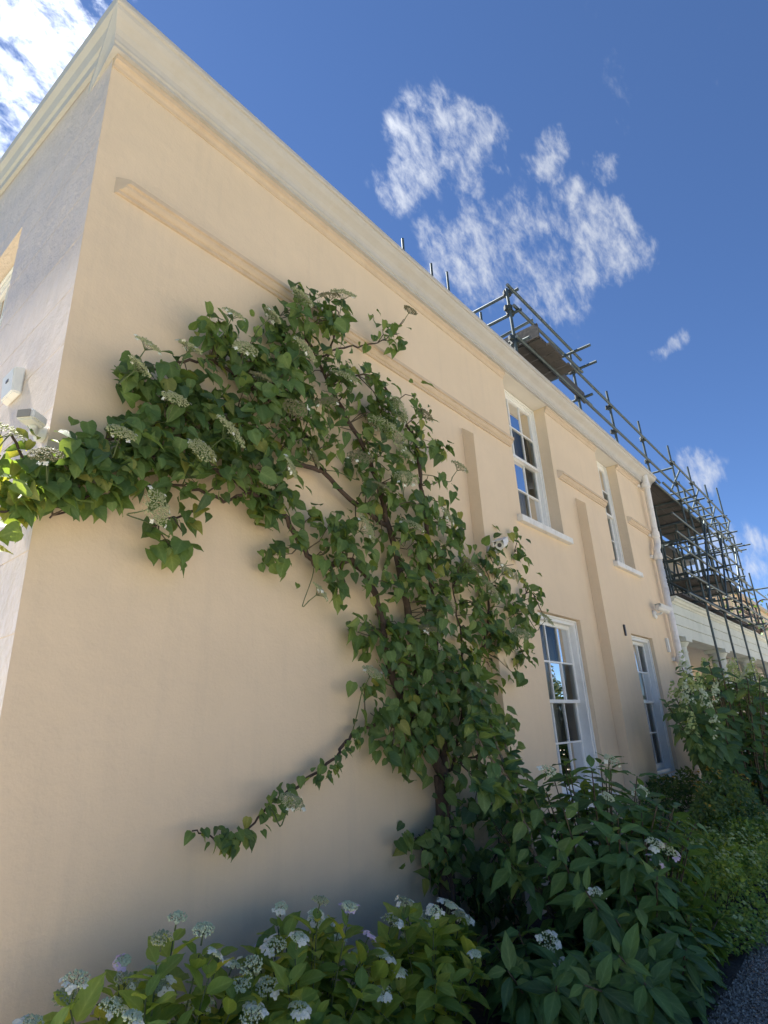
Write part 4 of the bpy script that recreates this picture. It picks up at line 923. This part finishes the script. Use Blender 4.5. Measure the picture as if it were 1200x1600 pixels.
# ---- panicle hydrangea beside the downpipe
st = fan(10.0, -1.05, 2.9, 0.6, 2.32, 62, hv=0.12, drop=0.16)
st += [[(8.7, -1.1, 0.4), (7.8, -1.1, 1.1), (7.15 + random.uniform(0, .5), -1.1 + random.uniform(-.2, .2), 1.2 + random.uniform(0, 0.5))] for _ in range(8)]
pan = shrub('panicle_hydrangea', 'tall panicle hydrangea with lime flower spikes in front of the downpipe and colonnade', 'hydrangea', (10.0, -1.05, GZ), st, 'ovate', 'pan', 0.21, 12, 0.72, 0.4, M['twig'], 300, up=0.2, stem_r=0.016)
for s in st:
    if random.random() < 0.5:
        p = Vector(s[-1]); mb = MB(); ax = Vector((random.gauss(0, .25), random.gauss(-.15, .2), 1)).normalized(); L = random.uniform(0.18, 0.32)
        for k in range(60):
            f = random.random(); r = 0.085 * (1 - f * 0.75); a = random.uniform(0, 6.28)
            floret4(mb, p + ax * L * f + Vector((math.cos(a) * r, math.sin(a) * r, 0)), (Vector((math.cos(a), math.sin(a), 0.4)) + rv(.3)).normalized(), random.uniform(0.012, 0.021), 0, 4)
        tag(mb.build('flower_head', M['petal_lime'] if random.random() < .7 else M['floret_pale'], pan), kind='stuff')
# ---- low shrubs in the bed
def cushion(name, label, cat, cx, cy, rx, ry, h, n, kind, setname, size, flowers=0, pet=None, group=None, lumps=9):
    t = empty(name, (cx, cy, GZ), label, cat, group); lv = []
    L = [(random.uniform(-.75, .75), random.uniform(-.75, .75), random.uniform(0.25, 0.5), random.uniform(0.75, 1.1)) for _ in range(lumps)]
    def height(u, v):
        b = max(0, 1 - (u * u + v * v)) ** 0.5 * 0.55
        for lx, ly, lr, lh in L:
            d = ((u - lx) ** 2 + (v - ly) ** 2) / lr ** 2
            if d < 1: b = max(b, lh * (1 - d) ** 0.5)
        return b
    spots = []
    for k in range(n):
        r = math.sqrt(random.random()); a = random.uniform(0, 6.283); u, v = r * math.cos(a), r * math.sin(a)
        hh = height(u, v); f = 1 - 0.5 * random.random() ** 2
        p = Vector((cx + u * rx, min(cy + v * ry, -0.04), GZ + 0.03 + h * hh * f))
        nrm = Vector((u * 0.8, v * 0.8 - 0.2, 0.8)) + rv(0.4); tip = Vector((u, v, 0.1)) + rv(0.6)
        lv.append((tuple(p), tip, nrm, size * random.uniform(0.6, 1.25), random.randrange(len(LEAFSETS[setname]))))
        spots.append((p, hh))
    add_leaves(t, lv, kind, setname)
    core = MB()
    for k in range(26):
        a = random.uniform(0, 6.28); r = random.random() ** .5
        core.tube([(cx + 0.25 * rx * r * math.cos(a), min(cy + 0.25 * ry * r * math.sin(a), -.05), GZ), (cx + 0.75 * rx * r * math.cos(a), min(cy + 0.75 * ry * r * math.sin(a), -.05), GZ + h * 0.7)], [0.006, 0.003], 4)
    core.build('stems', M['twig'], t)
    for k in range(flowers):
        p, hh = random.choice(spots)
        mb = MB(); c = Vector((p.x, p.y, GZ + 0.05 + h * hh))
        for j in range(7): floret4(mb, c + rv(0.025), (Vector((0, -.4, .9)) + rv(.3)).normalized(), random.uniform(0.012, 0.022), 0, 5)
        tag(mb.build('flower', pet, t), kind='stuff')
    return t
cushion('hypericum', 'dark green shrub dotted with yellow flowers below the ground floor window', 'shrub', 8.6, -0.85, 2.4, 0.72, 0.95, 7500, 'lance', 'hyp', 0.07, 80, M['petal_yellow'])
cushion('ladys_mantle', 'lime green leafy cushion at the gravel edge beside the dark hydrangea', 'plant', 5.2, -1.46, 0.95, 0.46, 0.50, 6500, 'small', 'lime', 0.034, 60, M['petal_lime'], 'lime green cushions along the bed', 12)
cushion('ladys_mantle', 'wide lime green leafy cushion between the yellow flowered shrub and the gravel', 'plant', 7.0, -1.38, 1.6, 0.58, 0.54, 8000, 'small', 'lime', 0.036, 70, M['petal_lime'], 'lime green cushions along the bed', 16)
# low sprigs at the foot of the dark hydrangea
cushion('ladys_mantle', 'small lime sprig under the left side of the dark hydrangea', 'plant', 2.95, -1.35, 0.28, 0.22, 0.22, 500, 'small', 'lime', 0.03, 14, M['petal_lime'], 'lime green cushions along the bed', 4)

# ---- gravel stones at the edge of the drive
vs = []; fs = []; mis = []
base = [(1, 0, 0), (-.5, .87, 0), (-.5, -.87, 0), (0, 0, .8), (0, 0, -.8)]
for k in range(16000):
    x = random.uniform(2.4, 6.5); y = random.uniform(-2.7, -1.72); r = random.uniform(0.005, 0.014); a = random.uniform(0, 6.28); b = len(vs)
    for (px, py, pz) in base:
        qx = px * math.cos(a) - py * math.sin(a); qy = px * math.sin(a) + py * math.cos(a)
        vs.append((x + qx * r * 1.3, y + qy * r, GZ + r * 0.4 + pz * r + px * r * 0.3))
    fs += [(b, b + 1, b + 3), (b + 1, b + 2, b + 3), (b + 2, b, b + 3), (b + 1, b, b + 4), (b + 2, b + 1, b + 4), (b, b + 2, b + 4)]; mis += [random.randrange(4)] * 6
me = bpy.data.meshes.new('gravel_stones'); me.from_pydata(vs, [], fs)
for i in range(4): me.materials.append(M['pebble%d' % i])
me.polygons.foreach_set('material_index', mis); me.update()
tag(link('gravel_stones', me), 'loose grey gravel stones beside the flower bed', 'gravel', kind='stuff')

# ---- trees
def tree(name, label, base, h, cr, n, leaf, setname='tree', group=None, sparse=False):
    t = empty(name, base, label, 'tree', group); b = Vector(base)
    trunk = dense([b, b + Vector((0.1, 0, h * 0.3)), b + Vector((0, 0.1, h * 0.55)), b + Vector((0.1, 0, h * 0.95))], 4, 0.03)
    MB().tube(trunk, [h * 0.028 * (1 - 0.8 * i / len(trunk)) for i in range(len(trunk))], 8).build('trunk', M['bark'], t, smooth=True)
    lm = MB(); pads = []
    for k in range(26 if not sparse else 34):
        q = trunk[random.randint(3, len(trunk) - 1)]; a = random.uniform(0, 6.28); e = Vector((math.cos(a), math.sin(a), random.uniform(0.1, 0.8))).normalized() * cr * random.uniform(0.55, 1.0)
        lm.tube(dense([q, q + e * 0.5 + Vector((0, 0, 0.1)), q + e], 3, 0.03), [h * 0.010 * (1 - 0.12 * i) for i in range(7)], 5); pads.append((q + e * 0.55, cr * 0.22)); pads.append((q + e, cr * 0.30))
    lm.build('limbs', M['bark'], t)
    lv = []
    for k in range(n):
        c, r = random.choice(pads); p = c + rv(r * 0.6)
        lv.append((tuple(p), rv(1), Vector((0, 0, .6)) + rv(.6), leaf * random.uniform(.7, 1.3), random.randrange(3)))
    add_leaves(t, lv, 'small', setname, 0, 'crown')
tree('small_tree', 'small thin branched tree beyond the far end of the scaffolding', (29.5, 0.9, GZ), 6.4, 1.5, 500, 0.13, sparse=True)
for k, (x, y, h) in enumerate(((2, -40, 12), (13, -44, 14), (24, -41, 11), (36, -46, 13), (48, -43, 12), (60, -48, 14))):
    tree('garden_tree', 'round leafy tree across the lawn facing the house', (x, y, GZ - 0.02), h, h * 0.42, 2600, 0.6, group='trees across the lawn')
